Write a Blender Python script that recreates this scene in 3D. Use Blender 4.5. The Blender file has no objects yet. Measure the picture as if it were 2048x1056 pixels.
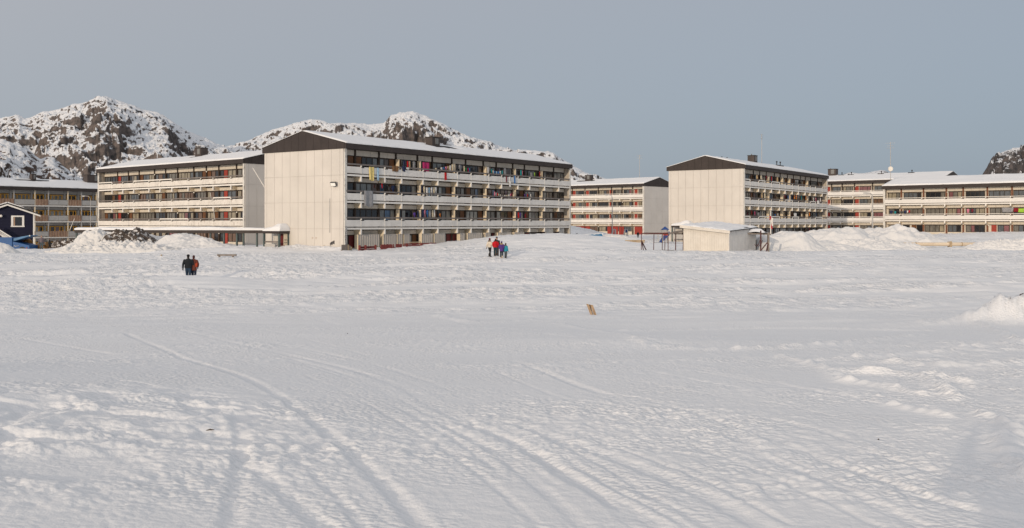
import bpy, bmesh, math, random
import numpy as np
from mathutils import Vector, Matrix, Euler

# ------------------------------------------------------------------ camera, sky, sun, exposure
SC = bpy.context.scene
COL = SC.collection
EYE = 3.3                      # height of the lens above the ground of the big block
FPX = 1900.0                   # focal length in pixels of the 2048 px wide photograph
HOR = 445.0                    # row of the horizon in the photograph
SUN_EL = math.radians(10.5)
SUN_AZ = math.radians(25.6)    # shadows run this far to the right of straight ahead
cam_d = bpy.data.cameras.new('camera')
cam = bpy.data.objects.new('camera', cam_d)
COL.objects.link(cam)
cam.location = (0, 0, EYE)
cam.rotation_euler = (math.radians(90), 0, 0)
cam_d.sensor_width = 36.0
cam_d.lens = 36.0 * FPX / 2048.0
cam_d.shift_y = -(528.0 - HOR) / 2048.0
cam_d.clip_start = 0.05
cam_d.clip_end = 30000
SC.camera = cam

world = bpy.data.worlds.new('World')
SC.world = world
world.use_nodes = True
wn, wl = world.node_tree.nodes, world.node_tree.links
bg = wn['Background']
sky = wn.new('ShaderNodeTexSky')
sky.sky_type = 'NISHITA'
sky.sun_disc = False
sky.sun_elevation = SUN_EL
SUN_DIR = Vector((-math.sin(SUN_AZ) * math.cos(SUN_EL), -math.cos(SUN_AZ) * math.cos(SUN_EL), math.sin(SUN_EL)))
sky.sun_rotation = math.atan2(SUN_DIR.x, SUN_DIR.y)
sky.air_density = 1.0
sky.dust_density = 2.0
sky.ozone_density = 2.5
# a thin high veil of cloud greys the clear sky; a little bluer low down
tcw = wn.new('ShaderNodeTexCoord')
sepw = wn.new('ShaderNodeSeparateXYZ')
wl.new(tcw.outputs['Generated'], sepw.inputs[0])
rw = wn.new('ShaderNodeValToRGB')
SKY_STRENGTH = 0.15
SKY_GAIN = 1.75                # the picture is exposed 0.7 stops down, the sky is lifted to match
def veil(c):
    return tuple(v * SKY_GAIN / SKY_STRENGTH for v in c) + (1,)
rw.color_ramp.elements[0].position = 0.0
rw.color_ramp.elements[0].color = veil((0.322, 0.374, 0.445))
rw.color_ramp.elements[1].position = 0.28
rw.color_ramp.elements[1].color = veil((0.415, 0.423, 0.457))
rw.color_ramp.elements.new(0.85).color = veil((0.57, 0.575, 0.595))
wl.new(sepw.outputs['Z'], rw.inputs[0])
# the veil thins out towards the right
mx_ = wn.new('ShaderNodeMapRange')
mx_.inputs['From Min'].default_value = -0.6
mx_.inputs['From Max'].default_value = 0.6
wl.new(sepw.outputs['X'], mx_.inputs['Value'])
rx_ = wn.new('ShaderNodeValToRGB')
rx_.color_ramp.elements[0].color = (1.06, 1.035, 1.01, 1)
rx_.color_ramp.elements[1].color = (0.84, 0.91, 0.965, 1)
wl.new(mx_.outputs[0], rx_.inputs[0])
mv_ = wn.new('ShaderNodeMixRGB')
mv_.blend_type = 'MULTIPLY'
mv_.inputs['Fac'].default_value = 1.0
wl.new(rw.outputs[0], mv_.inputs['Color1'])
wl.new(rx_.outputs[0], mv_.inputs['Color2'])
hs = wn.new('ShaderNodeHueSaturation')
hs.inputs['Saturation'].default_value = 0.7
hs.inputs['Value'].default_value = SKY_GAIN
wl.new(sky.outputs[0], hs.inputs['Color'])
mw = wn.new('ShaderNodeMixRGB')
mw.inputs['Fac'].default_value = 0.85
wl.new(hs.outputs[0], mw.inputs['Color1'])
wl.new(mv_.outputs[0], mw.inputs['Color2'])
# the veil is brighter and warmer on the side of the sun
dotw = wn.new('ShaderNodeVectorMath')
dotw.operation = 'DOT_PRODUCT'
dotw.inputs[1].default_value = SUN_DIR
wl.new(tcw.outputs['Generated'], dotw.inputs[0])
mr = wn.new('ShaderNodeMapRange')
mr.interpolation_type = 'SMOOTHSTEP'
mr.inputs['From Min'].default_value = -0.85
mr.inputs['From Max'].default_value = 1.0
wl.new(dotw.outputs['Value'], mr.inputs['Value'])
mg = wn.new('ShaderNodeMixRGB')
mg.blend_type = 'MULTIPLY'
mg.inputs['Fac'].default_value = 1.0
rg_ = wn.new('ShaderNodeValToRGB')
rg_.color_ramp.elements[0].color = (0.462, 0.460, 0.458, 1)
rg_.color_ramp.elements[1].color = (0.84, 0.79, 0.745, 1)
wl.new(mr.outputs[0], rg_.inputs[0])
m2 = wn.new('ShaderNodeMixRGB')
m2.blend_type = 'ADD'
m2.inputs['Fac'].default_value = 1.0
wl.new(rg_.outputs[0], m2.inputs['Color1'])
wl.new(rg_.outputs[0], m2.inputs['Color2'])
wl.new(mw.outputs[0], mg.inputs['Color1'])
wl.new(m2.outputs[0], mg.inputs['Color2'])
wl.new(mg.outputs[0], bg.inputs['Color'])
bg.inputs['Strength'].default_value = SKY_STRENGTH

sun_d = bpy.data.lights.new('sun', 'SUN')
sun_d.energy = 3.4
sun_d.angle = math.radians(0.6)
sun_d.color = (1.0, 0.82, 0.62)
sun = bpy.data.objects.new('sun', sun_d)
COL.objects.link(sun)
sun.rotation_euler = (-SUN_DIR).to_track_quat('-Z', 'Y').to_euler()

vs = SC.view_settings
vs.view_transform = 'Standard'
vs.look = 'None'
vs.exposure = -0.7
vs.gamma = 1.0
vs.use_curve_mapping = False

# ------------------------------------------------------------------ helpers
def rnd(seed):
    return random.Random(seed)

def mat(name, col, rough=0.8, var=0.12, scale=1.5, bump=0.0, bscale=8.0, streak=0.0, streak_col=(0.12, 0.1, 0.08),
        spec=0.3, stretch=(1, 1, 1), metal=0.0, streak_scale=(2.5, 2.5, 0.7), streak_lo=0.55):
    m = bpy.data.materials.new(name)
    m.use_nodes = True
    n, l = m.node_tree.nodes, m.node_tree.links
    b = n['Principled BSDF']
    b.inputs['Roughness'].default_value = rough
    b.inputs['Specular IOR Level'].default_value = spec
    b.inputs['Metallic'].default_value = metal
    g = n.new('ShaderNodeNewGeometry')
    mp = n.new('ShaderNodeMapping')
    mp.inputs['Scale'].default_value = stretch
    l.new(g.outputs['Position'], mp.inputs['Vector'])
    t = n.new('ShaderNodeTexNoise')
    t.inputs['Scale'].default_value = scale
    t.inputs['Detail'].default_value = 5
    l.new(mp.outputs[0], t.inputs['Vector'])
    r = n.new('ShaderNodeValToRGB')
    r.color_ramp.elements[0].position = 0.3
    r.color_ramp.elements[1].position = 0.7
    r.color_ramp.elements[0].color = tuple(c * (1 - var) for c in col) + (1,)
    r.color_ramp.elements[1].color = tuple(min(1, c * (1 + var)) for c in col) + (1,)
    l.new(t.outputs[0], r.inputs[0])
    out = r.outputs[0]
    if streak > 0:
        mp2 = n.new('ShaderNodeMapping')
        mp2.inputs['Scale'].default_value = streak_scale
        l.new(g.outputs['Position'], mp2.inputs['Vector'])
        t2 = n.new('ShaderNodeTexNoise')
        t2.inputs['Scale'].default_value = 1.0
        t2.inputs['Detail'].default_value = 8
        t2.inputs['Roughness'].default_value = 0.7
        l.new(mp2.outputs[0], t2.inputs['Vector'])
        r2 = n.new('ShaderNodeValToRGB')
        r2.color_ramp.elements[0].position = streak_lo
        r2.color_ramp.elements[1].position = streak_lo + 0.16
        r2.color_ramp.elements[0].color = (0, 0, 0, 1)
        r2.color_ramp.elements[1].color = (streak, streak, streak, 1)
        l.new(t2.outputs[0], r2.inputs[0])
        mx = n.new('ShaderNodeMixRGB')
        mx.inputs['Color2'].default_value = tuple(streak_col) + (1,)
        l.new(r2.outputs[0], mx.inputs['Fac'])
        l.new(out, mx.inputs['Color1'])
        out = mx.outputs[0]
    l.new(out, b.inputs['Base Color'])
    if bump > 0:
        t3 = n.new('ShaderNodeTexNoise')
        t3.inputs['Scale'].default_value = bscale
        t3.inputs['Detail'].default_value = 4
        l.new(mp.outputs[0], t3.inputs['Vector'])
        bp = n.new('ShaderNodeBump')
        bp.inputs['Strength'].default_value = bump
        bp.inputs['Distance'].default_value = 0.05
        l.new(t3.outputs[0], bp.inputs['Height'])
        l.new(bp.outputs[0], b.inputs['Normal'])
    return m

_plain = {}
def flat(col, rough=0.85):
    k = (tuple(round(c, 3) for c in col), rough)
    if k not in _plain:
        _plain[k] = mat('cloth_%d' % len(_plain), col, rough, 0.18, 6.0)
    return _plain[k]

def link(name, mesh, parent=None, loc=(0, 0, 0), rot=(0, 0, 0)):
    o = bpy.data.objects.new(name, mesh)
    COL.objects.link(o)
    o.location = loc
    o.rotation_euler = rot
    if parent:
        o.parent = parent
    return o

def tag(o, label, cat, group=None):
    o['label'] = label
    o['category'] = cat
    if group:
        o['group'] = group
    return o

def thing(name, label, cat, loc=(0, 0, 0), rz=0.0, group=None):
    o = link(name, None, None, loc, (0, 0, rz))
    o.empty_display_size = 0.3
    return tag(o, label, cat, group)

CUBE_F = [(0, 3, 2, 1), (4, 5, 6, 7), (0, 1, 5, 4), (1, 2, 6, 5), (2, 3, 7, 6), (3, 0, 4, 7)]
def cube_v(x0, x1, y0, y1, z0, z1):
    return [(x0, y0, z0), (x1, y0, z0), (x1, y1, z0), (x0, y1, z0), (x0, y0, z1), (x1, y0, z1), (x1, y1, z1), (x0, y1, z1)]

_boxes = {}
def box(name, m, parent, x0, x1, y0, y1, z0, z1, rot=(0, 0, 0)):
    """one box, its mesh shared with every box of the same size and material"""
    d = (round(x1 - x0, 2), round(y1 - y0, 3), round(z1 - z0, 2))
    k = (d, m.name)
    if k not in _boxes:
        me = bpy.data.meshes.new('box')
        hx, hy, hz = d[0] / 2, d[1] / 2, d[2] / 2
        me.from_pydata(cube_v(-hx, hx, -hy, hy, -hz, hz), [], CUBE_F)
        me.materials.append(m)
        _boxes[k] = me
    return link(name, _boxes[k], parent, ((x0 + x1) / 2, (y0 + y1) / 2, (z0 + z1) / 2), rot)

class MB:
    """collects simple shapes that belong to one part"""
    def __init__(self):
        self.v, self.f = [], []
    def add(self, v, f):
        o = len(self.v)
        self.v += [tuple(p) for p in v]
        self.f += [tuple(i + o for i in q) for q in f]
        return self
    def box(self, x0, x1, y0, y1, z0, z1):
        return self.add(cube_v(x0, x1, y0, y1, z0, z1), CUBE_F)
    def bar(self, a, b, w, h=None):
        a, b = Vector(a), Vector(b)
        h = h or w
        d = (b - a).normalized()
        up = Vector((0, 0, 1)) if abs(d.z) < 0.95 else Vector((0, 1, 0))
        s = d.cross(up).normalized() * w / 2
        u = s.cross(d).normalized() * h / 2
        v = [a - s - u, a + s - u, a + s + u, a - s + u, b - s - u, b + s - u, b + s + u, b - s + u]
        return self.add(v, CUBE_F)
    def tube(self, pts, rad, n=8):
        pts = [Vector(p) for p in pts]
        rad = rad if isinstance(rad, (list, tuple)) else [rad] * len(pts)
        rings = []
        s = None
        for i, p in enumerate(pts):
            d = (pts[min(i + 1, len(pts) - 1)] - pts[max(i - 1, 0)])
            d = d.normalized() if d.length > 1e-6 else Vector((0, 0, 1))
            if s is None:
                up = Vector((0, 0, 1)) if abs(d.z) < 0.9 else Vector((0, 1, 0))
                s = d.cross(up).normalized()
            else:
                s = (s - d * s.dot(d)).normalized()     # carried along without twist
            u = s.cross(d).normalized()
            r = rad[i]
            rx, ry = r if isinstance(r, (list, tuple)) else (r, r)
            rings.append([p + s * math.cos(2 * math.pi * k / n) * rx + u * math.sin(2 * math.pi * k / n) * ry for k in range(n)])
        v = [q for r in rings for q in r]
        f = []
        for i in range(len(rings) - 1):
            for k in range(n):
                f.append((i * n + k, i * n + (k + 1) % n, (i + 1) * n + (k + 1) % n, (i + 1) * n + k))
        f.append(tuple(range(n - 1, -1, -1)))
        f.append(tuple((len(rings) - 1) * n + k for k in range(n)))
        return self.add(v, f)
    def ball(self, c, r, n=10, m=6):
        rx, ry, rz = r if isinstance(r, (list, tuple)) else (r, r, r)
        v = [(c[0], c[1], c[2] - rz)]
        for i in range(1, m):
            a = -math.pi / 2 + math.pi * i / m
            for k in range(n):
                b = 2 * math.pi * k / n
                v.append((c[0] + rx * math.cos(a) * math.cos(b), c[1] + ry * math.cos(a) * math.sin(b), c[2] + rz * math.sin(a)))
        v.append((c[0], c[1], c[2] + rz))
        f = [(0, 1 + (k + 1) % n, 1 + k) for k in range(n)]
        for i in range(m - 2):
            for k in range(n):
                a, b = 1 + i * n + k, 1 + i * n + (k + 1) % n
                f.append((a, b, b + n, a + n))
        e = 1 + (m - 2) * n
        f += [(e + k, e + (k + 1) % n, len(v) - 1) for k in range(n)]
        return self.add(v, f)
    def prism(self, poly, axis, a, b):
        """poly: outline in the other two axes; extruded from a to b along axis ('x','y','z')"""
        n = len(poly)
        def p(q, t):
            return {'x': (t, q[0], q[1]), 'y': (q[0], t, q[1]), 'z': (q[0], q[1], t)}[axis]
        v = [p(q, a) for q in poly] + [p(q, b) for q in poly]
        f = [tuple(range(n)), tuple(range(2 * n - 1, n - 1, -1))]
        f += [(i, i + n, (i + 1) % n + n, (i + 1) % n) for i in range(n)]
        return self.add(v, f)
    def mesh(self, m, smooth=False):
        me = bpy.data.meshes.new('part')
        me.from_pydata(self.v, [], self.f)
        me.materials.append(m)
        bm = bmesh.new()
        bm.from_mesh(me)
        bmesh.ops.recalc_face_normals(bm, faces=bm.faces)
        bm.to_mesh(me)
        bm.free()
        if smooth:
            me.polygons.foreach_set('use_smooth', [True] * len(me.polygons))
        return me
    def build(self, name, m, parent=None, loc=(0, 0, 0), rot=(0, 0, 0), smooth=False):
        return link(name, self.mesh(m, smooth), parent, loc, rot)

def grid_mesh(name, X, Y, Z, m, smooth=True):
    nr, nc = X.shape
    me = bpy.data.meshes.new(name)
    me.vertices.add(nr * nc)
    me.vertices.foreach_set('co', np.stack([X, Y, Z], -1).astype(np.float32).ravel())
    idx = np.arange(nr * nc, dtype=np.int32).reshape(nr, nc)
    q = np.stack([idx[:-1, :-1], idx[:-1, 1:], idx[1:, 1:], idx[1:, :-1]], -1).reshape(-1, 4)
    me.loops.add(q.size)
    me.loops.foreach_set('vertex_index', q.ravel())
    me.polygons.add(len(q))
    me.polygons.foreach_set('loop_start', np.arange(0, q.size, 4, dtype=np.int32))
    me.polygons.foreach_set('use_smooth', np.full(len(q), smooth))
    me.update(calc_edges=True)
    me.materials.append(m)
    return me

def make_perm(seed):
    r = np.random.RandomState(seed)
    p = r.permutation(256)
    a = r.rand(256) * 2 * np.pi
    return np.concatenate([p, p]), np.cos(a), np.sin(a)
_perm = {}
def perlin(x, y, seed=0):
    if seed not in _perm:
        _perm[seed] = make_perm(seed)
    p, gx, gy = _perm[seed]
    xi, yi = np.floor(x).astype(np.int64), np.floor(y).astype(np.int64)
    xf, yf = x - xi, y - yi
    u, v = xf * xf * xf * (xf * (xf * 6 - 15) + 10), yf * yf * yf * (yf * (yf * 6 - 15) + 10)
    def g(ix, iy, dx, dy):
        h = p[p[ix & 255] + (iy & 255)]
        return gx[h] * dx + gy[h] * dy
    a = g(xi, yi, xf, yf)
    b = g(xi + 1, yi, xf - 1, yf)
    c = g(xi, yi + 1, xf, yf - 1)
    d = g(xi + 1, yi + 1, xf - 1, yf - 1)
    return ((a + (b - a) * u) * (1 - v) + (c + (d - c) * u) * v) * 1.5
def fbm(x, y, n, seed, gain=0.5, lac=2.03):
    s, a = 0, 1.0
    for i in range(n):
        s = s + a * perlin(x, y, seed + i)
        x, y, a = x * lac + 7.3, y * lac - 3.1, a * gain
    return s
def ridged(x, y, n, seed, gain=0.5):
    s, a = 0, 1.0
    for i in range(n):
        s = s + a * (1 - 2 * np.abs(perlin(x, y, seed + i)))
        x, y, a = x * 2.07 + 3.7, y * 2.07 + 9.2, a * gain
    return s
def sstep(a, b, x):
    t = np.clip((x - a) / (b - a), 0, 1)
    return t * t * (3 - 2 * t)

def px_x(px, d):
    return (px - 1024.0) / FPX * d
def py_z(py, d):
    return EYE - (py - HOR) / FPX * d
# ------------------------------------------------------------------ snow ground
def snow_material(name, dirt=0.0, b1=0.5, b2=0.35, tint=(0.735, 0.735, 0.742), grain=0.0, far_bump=0.0):
    m = bpy.data.materials.new(name)
    m.use_nodes = True
    n, l = m.node_tree.nodes, m.node_tree.links
    b = n['Principled BSDF']
    b.inputs['Roughness'].default_value = 0.55
    b.inputs['Specular IOR Level'].default_value = 0.25
    g = n.new('ShaderNodeNewGeometry')
    t = n.new('ShaderNodeTexNoise')
    t.inputs['Scale'].default_value = 0.6
    t.inputs['Detail'].default_value = 6
    l.new(g.outputs['Position'], t.inputs['Vector'])
    r = n.new('ShaderNodeValToRGB')
    r.color_ramp.elements[0].color = tuple(c * 0.955 for c in tint) + (1,)
    r.color_ramp.elements[1].color = tuple(min(1, c * 1.02) for c in tint) + (1,)
    l.new(t.outputs[0], r.inputs[0])
    out = r.outputs[0]
    if dirt > 0:
        t4 = n.new('ShaderNodeTexNoise')
        t4.inputs['Scale'].default_value = 2.4
        t4.inputs['Detail'].default_value = 9
        t4.inputs['Roughness'].default_value = 0.72
        l.new(g.outputs['Position'], t4.inputs['Vector'])
        r4 = n.new('ShaderNodeValToRGB')
        r4.color_ramp.elements[0].position = 0.64 - dirt * 0.2
        r4.color_ramp.elements[1].position = 0.69 - dirt * 0.2
        l.new(t4.outputs[0], r4.inputs[0])
        mx = n.new('ShaderNodeMixRGB')
        mx.inputs['Color2'].default_value = (0.062, 0.045, 0.034, 1)
        l.new(r4.outputs[0], mx.inputs['Fac'])
        l.new(out, mx.inputs['Color1'])
        out = mx.outputs[0]
    l.new(out, b.inputs['Base Color'])
    h1 = n.new('ShaderNodeTexNoise')
    h1.inputs['Scale'].default_value = 9.0
    h1.inputs['Detail'].default_value = 6
    h1.inputs['Roughness'].default_value = 0.6
    h2 = n.new('ShaderNodeTexNoise')
    h2.inputs['Scale'].default_value = 55.0
    h2.inputs['Detail'].default_value = 3
    l.new(g.outputs['Position'], h1.inputs['Vector'])
    l.new(g.outputs['Position'], h2.inputs['Vector'])
    p1 = n.new('ShaderNodeBump')
    p1.inputs['Strength'].default_value = b1
    p1.inputs['Distance'].default_value = 0.03
    l.new(h1.outputs[0], p1.inputs['Height'])
    p2 = n.new('ShaderNodeBump')
    p2.inputs['Strength'].default_value = b2
    p2.inputs['Distance'].default_value = 0.008
    l.new(h2.outputs[0], p2.inputs['Height'])
    vo = n.new('ShaderNodeTexVoronoi')
    vo.feature = 'SMOOTH_F1'
    vo.inputs['Scale'].default_value = 19.0
    vo.inputs['Smoothness'].default_value = 0.35
    l.new(g.outputs['Position'], vo.inputs['Vector'])
    gm = n.new('ShaderNodeTexNoise')
    gm.inputs['Scale'].default_value = 0.9
    gm.inputs['Detail'].default_value = 3
    l.new(g.outputs['Position'], gm.inputs['Vector'])
    gr = n.new('ShaderNodeMapRange')
    gr.inputs['From Min'].default_value = 0.36
    gr.inputs['From Max'].default_value = 0.6
    l.new(gm.outputs[0], gr.inputs['Value'])
    gmul = n.new('ShaderNodeMath')
    gmul.operation = 'MULTIPLY'
    gmul.inputs[1].default_value = grain
    l.new(gr.outputs[0], gmul.inputs[0])
    p3 = n.new('ShaderNodeBump')
    p3.invert = True
    p3.inputs['Distance'].default_value = 0.05
    l.new(gmul.outputs[0], p3.inputs['Strength'])
    l.new(vo.outputs['Distance'], p3.inputs['Height'])
    l.new(p1.outputs[0], p3.inputs['Normal'])
    last = p3
    if far_bump > 0:                    # trodden crust of the farther field
        ml = n.new('ShaderNodeAttribute')
        ml.attribute_name = 'trodden'
        ml2 = n.new('ShaderNodeMath')
        ml2.operation = 'MULTIPLY'
        ml2.inputs[1].default_value = far_bump
        l.new(ml.outputs['Fac'], ml2.inputs[0])
        fn_ = n.new('ShaderNodeTexNoise')
        fn_.inputs['Scale'].default_value = 1.5
        fn_.inputs['Detail'].default_value = 4
        fn_.inputs['Roughness'].default_value = 0.6
        l.new(g.outputs['Position'], fn_.inputs['Vector'])
        p4 = n.new('ShaderNodeBump')
        p4.inputs['Distance'].default_value = 0.45
        l.new(ml2.outputs[0], p4.inputs['Strength'])
        l.new(fn_.outputs[0], p4.inputs['Height'])
        l.new(p3.outputs[0], p4.inputs['Normal'])
        last = p4
    l.new(last.outputs[0], p2.inputs['Normal'])
    l.new(p2.outputs[0], b.inputs['Normal'])
    return m

SNOW = snow_material('snow', b1=0.45, b2=0.4, grain=0.4, far_bump=0.9)
SNOW_PILE = snow_material('piled_snow', b1=0.6, b2=0.3, tint=(0.66, 0.65, 0.64))
SNOW_DIRTY = snow_material('dirty_snow', dirt=1.08, b1=0.8, tint=(0.64, 0.62, 0.60))
ROOF_SNOW = snow_material('roof_snow', b1=0.08, b2=0.1, tint=(0.735, 0.735, 0.742))

# height of the field along the view, then banks, hollows and mounds
_pd = np.linspace(-60, 600, 6601)
_pz = np.interp(_pd, [-60, 0, 7, 14, 22, 35, 43, 50, 60, 75, 90, 110, 150, 200, 300, 600],
                [1.7, 1.65, 1.5, 1.17, 0.68, -0.22, -0.56, -0.52, -0.30, 0.0, 0.14, 0.18, 0.22, 0.3, 0.6, 0.8])
_k = np.exp(-np.linspace(-3, 3, 121) ** 2 / 2)
_k /= _k.sum()
_pz = np.convolve(np.pad(_pz, 60, mode='edge'), _k, mode='valid')
def gau(x, y, cx, cy, rx, ry, rot=0.0, p=1.0):
    c, s = math.cos(rot), math.sin(rot)
    dx, dy = x - cx, y - cy
    a, b = (dx * c + dy * s) / rx, (-dx * s + dy * c) / ry
    return np.exp(-(a * a + b * b) ** p)
def macro(x, y):
    z = np.interp(y, _pd, _pz)
    left = sstep(-10, -18, x) * sstep(-70, -45, x)
    z = z - left * (0.1 * np.exp(-((y - 44) / 5.0) ** 2) + 0.62 * np.exp(-((y - 62.6) / 3.0) ** 2) - 0.46 * np.exp(-((y - 55.5) / 3.8) ** 2))
    z = z + 1.55 * gau(x, y, 3.5, 112, 11, 9.5, 0, 1.3)            # mound in front of the big block
    z = z + 0.25 * gau(x, y, -9, 108, 9, 6)
    z = z + 3.0 * gau(x, y, 4.5, 168, 12, 9, 0, 1.2)               # slope between the blocks
    z = z + 0.5 * gau(x, y, 16, 116, 9, 6)
    z = z + 1.6 * gau(x, y, 92, 148, 30, 14, -0.7) + 0.5 * gau(x, y, 60, 150, 16, 14)
    z = z + 0.4 * gau(x, y, -31, 104, 9, 5)
    z = z - 0.16 * gau(x, y, 6.5, 27, 5.5, 4.0, 0.0, 1.5)          # smooth hollow
    z = z + 0.10 * gau(x, y, 2.0, 19.5, 4, 1.4, -0.1)
    z = z + (0.28 + 0.36 * sstep(17, 6, x)) * np.exp(-((y - 84 - 0.10 * x) / 6.5) ** 2) * sstep(-14, 4, x) * sstep(70, 40, x)
    z = z + 0.085 * np.log1p(np.exp(-(x + .5) * 2)) / 2 * sstep(16, 8, y)      # the ground falls away from the left
    t = np.clip(((x + 18.4) * -8.6 + (y - 101.6) * 6.1) / 111.2, 0, 1)
    z = z + 0.34 * np.exp(-((x + 18.4 + 8.6 * t) ** 2 + (y - 101.6 - 6.1 * t) ** 2) / 1.1)   # drift along the gable
    z = z - 1.35 * sstep(-46, -66, x) * sstep(108, 136, y)
    z = z + 0.24 * perlin(x * 0.032 + 4, (y - 0.15 * x) * 0.105, 55) * sstep(36, 62, y) * sstep(104, 92, y)
    z = z + 0.12 * fbm(x * 0.045 + 3, y * 0.09, 2, 50) * sstep(5, 40, y)
    return z
def on_ground(px, py):
    """ground point seen at a pixel of the photograph (measuring only)"""
    lo, hi = 3.0, 400.0
    d = np.concatenate([np.linspace(4, 60, 1200), np.linspace(60.1, 300, 1200)])
    u = (px - 1024.0) / FPX
    v = (py - HOR) / FPX
    zz = macro(u * d, d)
    below = EYE - v * d <= zz
    i = int(np.argmax(below)) if below.any() else len(d) - 1
    return u * d[i], d[i]

TRACKS = [  # px polyline, half width m, depth m
    ([(239, 761), (284, 768), (342, 792), (386, 818)], .085, .05),
    ([(253, 669), (308, 691), (386, 724), (489, 755), (581, 809), (650, 864), (700, 905), (782, 984), (864, 1075)], .085, .055),
    ([(485, 919), (564, 984), (690, 1090)], .085, .05),
    ([(478, 830), (484, 905), (470, 1008), (455, 1080)], .075, .04),
    ([(615, 719), (700, 739), (803, 775), (854, 806), (956, 857), (1042, 895), (1137, 953), (1213, 997), (1352, 1075)], .09, .05),
    ([(560, 712), (700, 752), (840, 820), (960, 890), (1060, 960), (1180, 1070)], .07, .03),
    ([(1025, 722), (1178, 779), (1281, 799), (1400, 833), (1501, 868), (1636, 919), (1737, 956), (1872, 1003), (2060, 1042)], .085, .055),
    ([(1400, 744), (1534, 767), (1669, 790), (1790, 815)], .08, .04),
    ([(1552, 841), (1670, 872), (1771, 916), (1889, 953), (2060, 990)], .085, .05),
    ([(1042, 854), (1178, 902), (1281, 939), (1400, 991), (1560, 1075)], .1, .05),
    ([(1180, 800), (1300, 840), (1420, 880), (1560, 930), (1700, 990), (1880, 1070)], .08, .04),
    ([(0, 662), (137, 667), (253, 669)], .09, .045), ([(0, 674), (85, 685), (222, 709)], .09, .04),
    ([(359, 661), (462, 685), (615, 719)], .09, .045), ([(420, 665), (560, 690), (700, 718), (900, 780)], .08, .03),
    ([(31, 550), (38, 602), (51, 626)], .16, .03), ([(99, 548), (126, 606), (150, 640)], .16, .03), ([(112, 548), (140, 606)], .14, .025),
    ([(236, 556), (265, 580), (294, 599)], .16, .03), ([(160, 552), (175, 590)], .14, .04), ([(200, 553), (215, 575)], .14, .04),
    ([(330, 560), (360, 585)], .14, .04), ([(270, 553), (300, 580)], .12, .04),
    ([(650, 549), (821, 554), (958, 552), (1095, 528), (1197, 511), (1350, 507)], .32, .11),
    ([(650, 557), (830, 562), (970, 558), (1105, 536), (1210, 519), (1380, 514)], .32, .11),
    ([(560, 575), (760, 590), (1000, 586), (1250, 566), (1500, 552), (1800, 556)], .3, .07),
    ([(300, 590), (520, 600), (760, 612), (900, 632)], .16, .05), ([(460, 580), (640, 604), (800, 628)], .14, .04),
    ([(1336, 597), (1482, 586), (1628, 597), (1847, 610), (1975, 613)], .22, .09),
    ([(1380, 600), (1490, 592), (1640, 603), (1850, 615)], .16, .07),
    ([(1300, 540), (1600, 533), (2048, 542)], .35, .09), ([(1560, 516), (1800, 512), (2048, 516)], .5, .10),
    ([(1340, 527), (1650, 520), (2048, 528)], .4, .09), ([(1500, 571), (1800, 560), (2048, 575)], .3, .08),
    ([(700, 520), (900, 527), (1100, 512)], .35, .08), ([(960, 505), (1100, 492), (1300, 505)], .3, .1),
    ([(640, 640), (900, 660), (1180, 620), (1330, 600)], .16, .04), ([(900, 640), (1060, 665), (1350, 690)], .12, .04),
]
_tr = rnd(77)
for _k in range(34):                   # many faint older runs beside the clear ones
    _l = TRACKS[_tr.choice([1, 4, 5, 6, 7, 8, 9, 10, 13, 17, 18])][0]
    _dx, _dy = _tr.uniform(-130, 130), _tr.uniform(-22, 22)
    _n = len(_l)
    _a = _tr.randint(0, max(0, _n - 3))
    TRACKS.append(([(p[0] + _dx, p[1] + _dy + _tr.uniform(-4, 4)) for p in _l[_a:_a + _tr.randint(3, 6)]], _tr.uniform(.035, .06), _tr.uniform(.018, .032)))
RIDGES = [  # px polyline, half width m, height m
    ([(1250, 662), (1482, 657), (1665, 657), (1860, 662)], .22, .085),
    ([(1480, 700), (1660, 690), (1850, 672)], .2, .09), ([(1640, 722), (1760, 716), (1905, 704)], .16, .09),
    ([(1790, 727), (1900, 735), (2048, 728)], .2, .10), ([(1690, 747), (1800, 752), (1930, 765)], .14, .11),
    ([(1690, 765), (1770, 776), (1840, 790)], .12, .10), ([(1850, 760), (1880, 775), (1910, 800)], .13, .12),
    ([(1560, 715), (1640, 735), (1680, 760)], .14, .08), ([(1790, 812), (1860, 828), (1900, 835)], .10, .08),
    ([(1960, 830), (2000, 850), (2048, 870)], .12, .10), ([(2010, 880), (2030, 920), (2060, 960)], .12, .09),
    ([(1120, 648), (1240, 668), (1300, 690), (1420, 700)], .22, .05), ([(880, 632), (960, 645), (1060, 640)], .3, .08),
    ([(1860, 640), (1960, 650), (2048, 690)], .25, .12), ([(1920, 700), (1990, 690), (2060, 700)], .16, .10),
]
def line_dist(x, y, pts, reach):
    best = np.full(x.shape, 9.0)
    P = np.array(pts)
    m = (x > P[:, 0].min() - reach) & (x < P[:, 0].max() + reach) & (y > P[:, 1].min() - reach) & (y < P[:, 1].max() + reach)
    if not m.any():
        return best, m
    xs, ys = x[m], y[m]
    b = np.full(xs.shape, 9.0)
    for i in range(len(P) - 1):
        ax, ay = P[i]
        dx, dy = P[i + 1] - P[i]
        t = np.clip(((xs - ax) * dx + (ys - ay) * dy) / (dx * dx + dy * dy), 0, 1)
        b = np.minimum(b, np.hypot(xs - ax - t * dx, ys - ay - t * dy))
    best[m] = b
    return best, m
def smooth_line(pts, n=6):
    out = []
    for i in range(len(pts) - 1):
        p0, p1, p2, p3 = pts[max(i - 1, 0)], pts[i], pts[i + 1], pts[min(i + 2, len(pts) - 1)]
        for k in range(n):
            t = k / n
            out.append(tuple(0.5 * (2 * p1[j] + (p2[j] - p0[j]) * t + (2 * p0[j] - 5 * p1[j] + 4 * p2[j] - p3[j]) * t * t
                                    + (3 * p1[j] - p0[j] - 3 * p2[j] + p3[j]) * t ** 3) for j in (0, 1)))
    return out + [pts[-1]]
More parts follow.
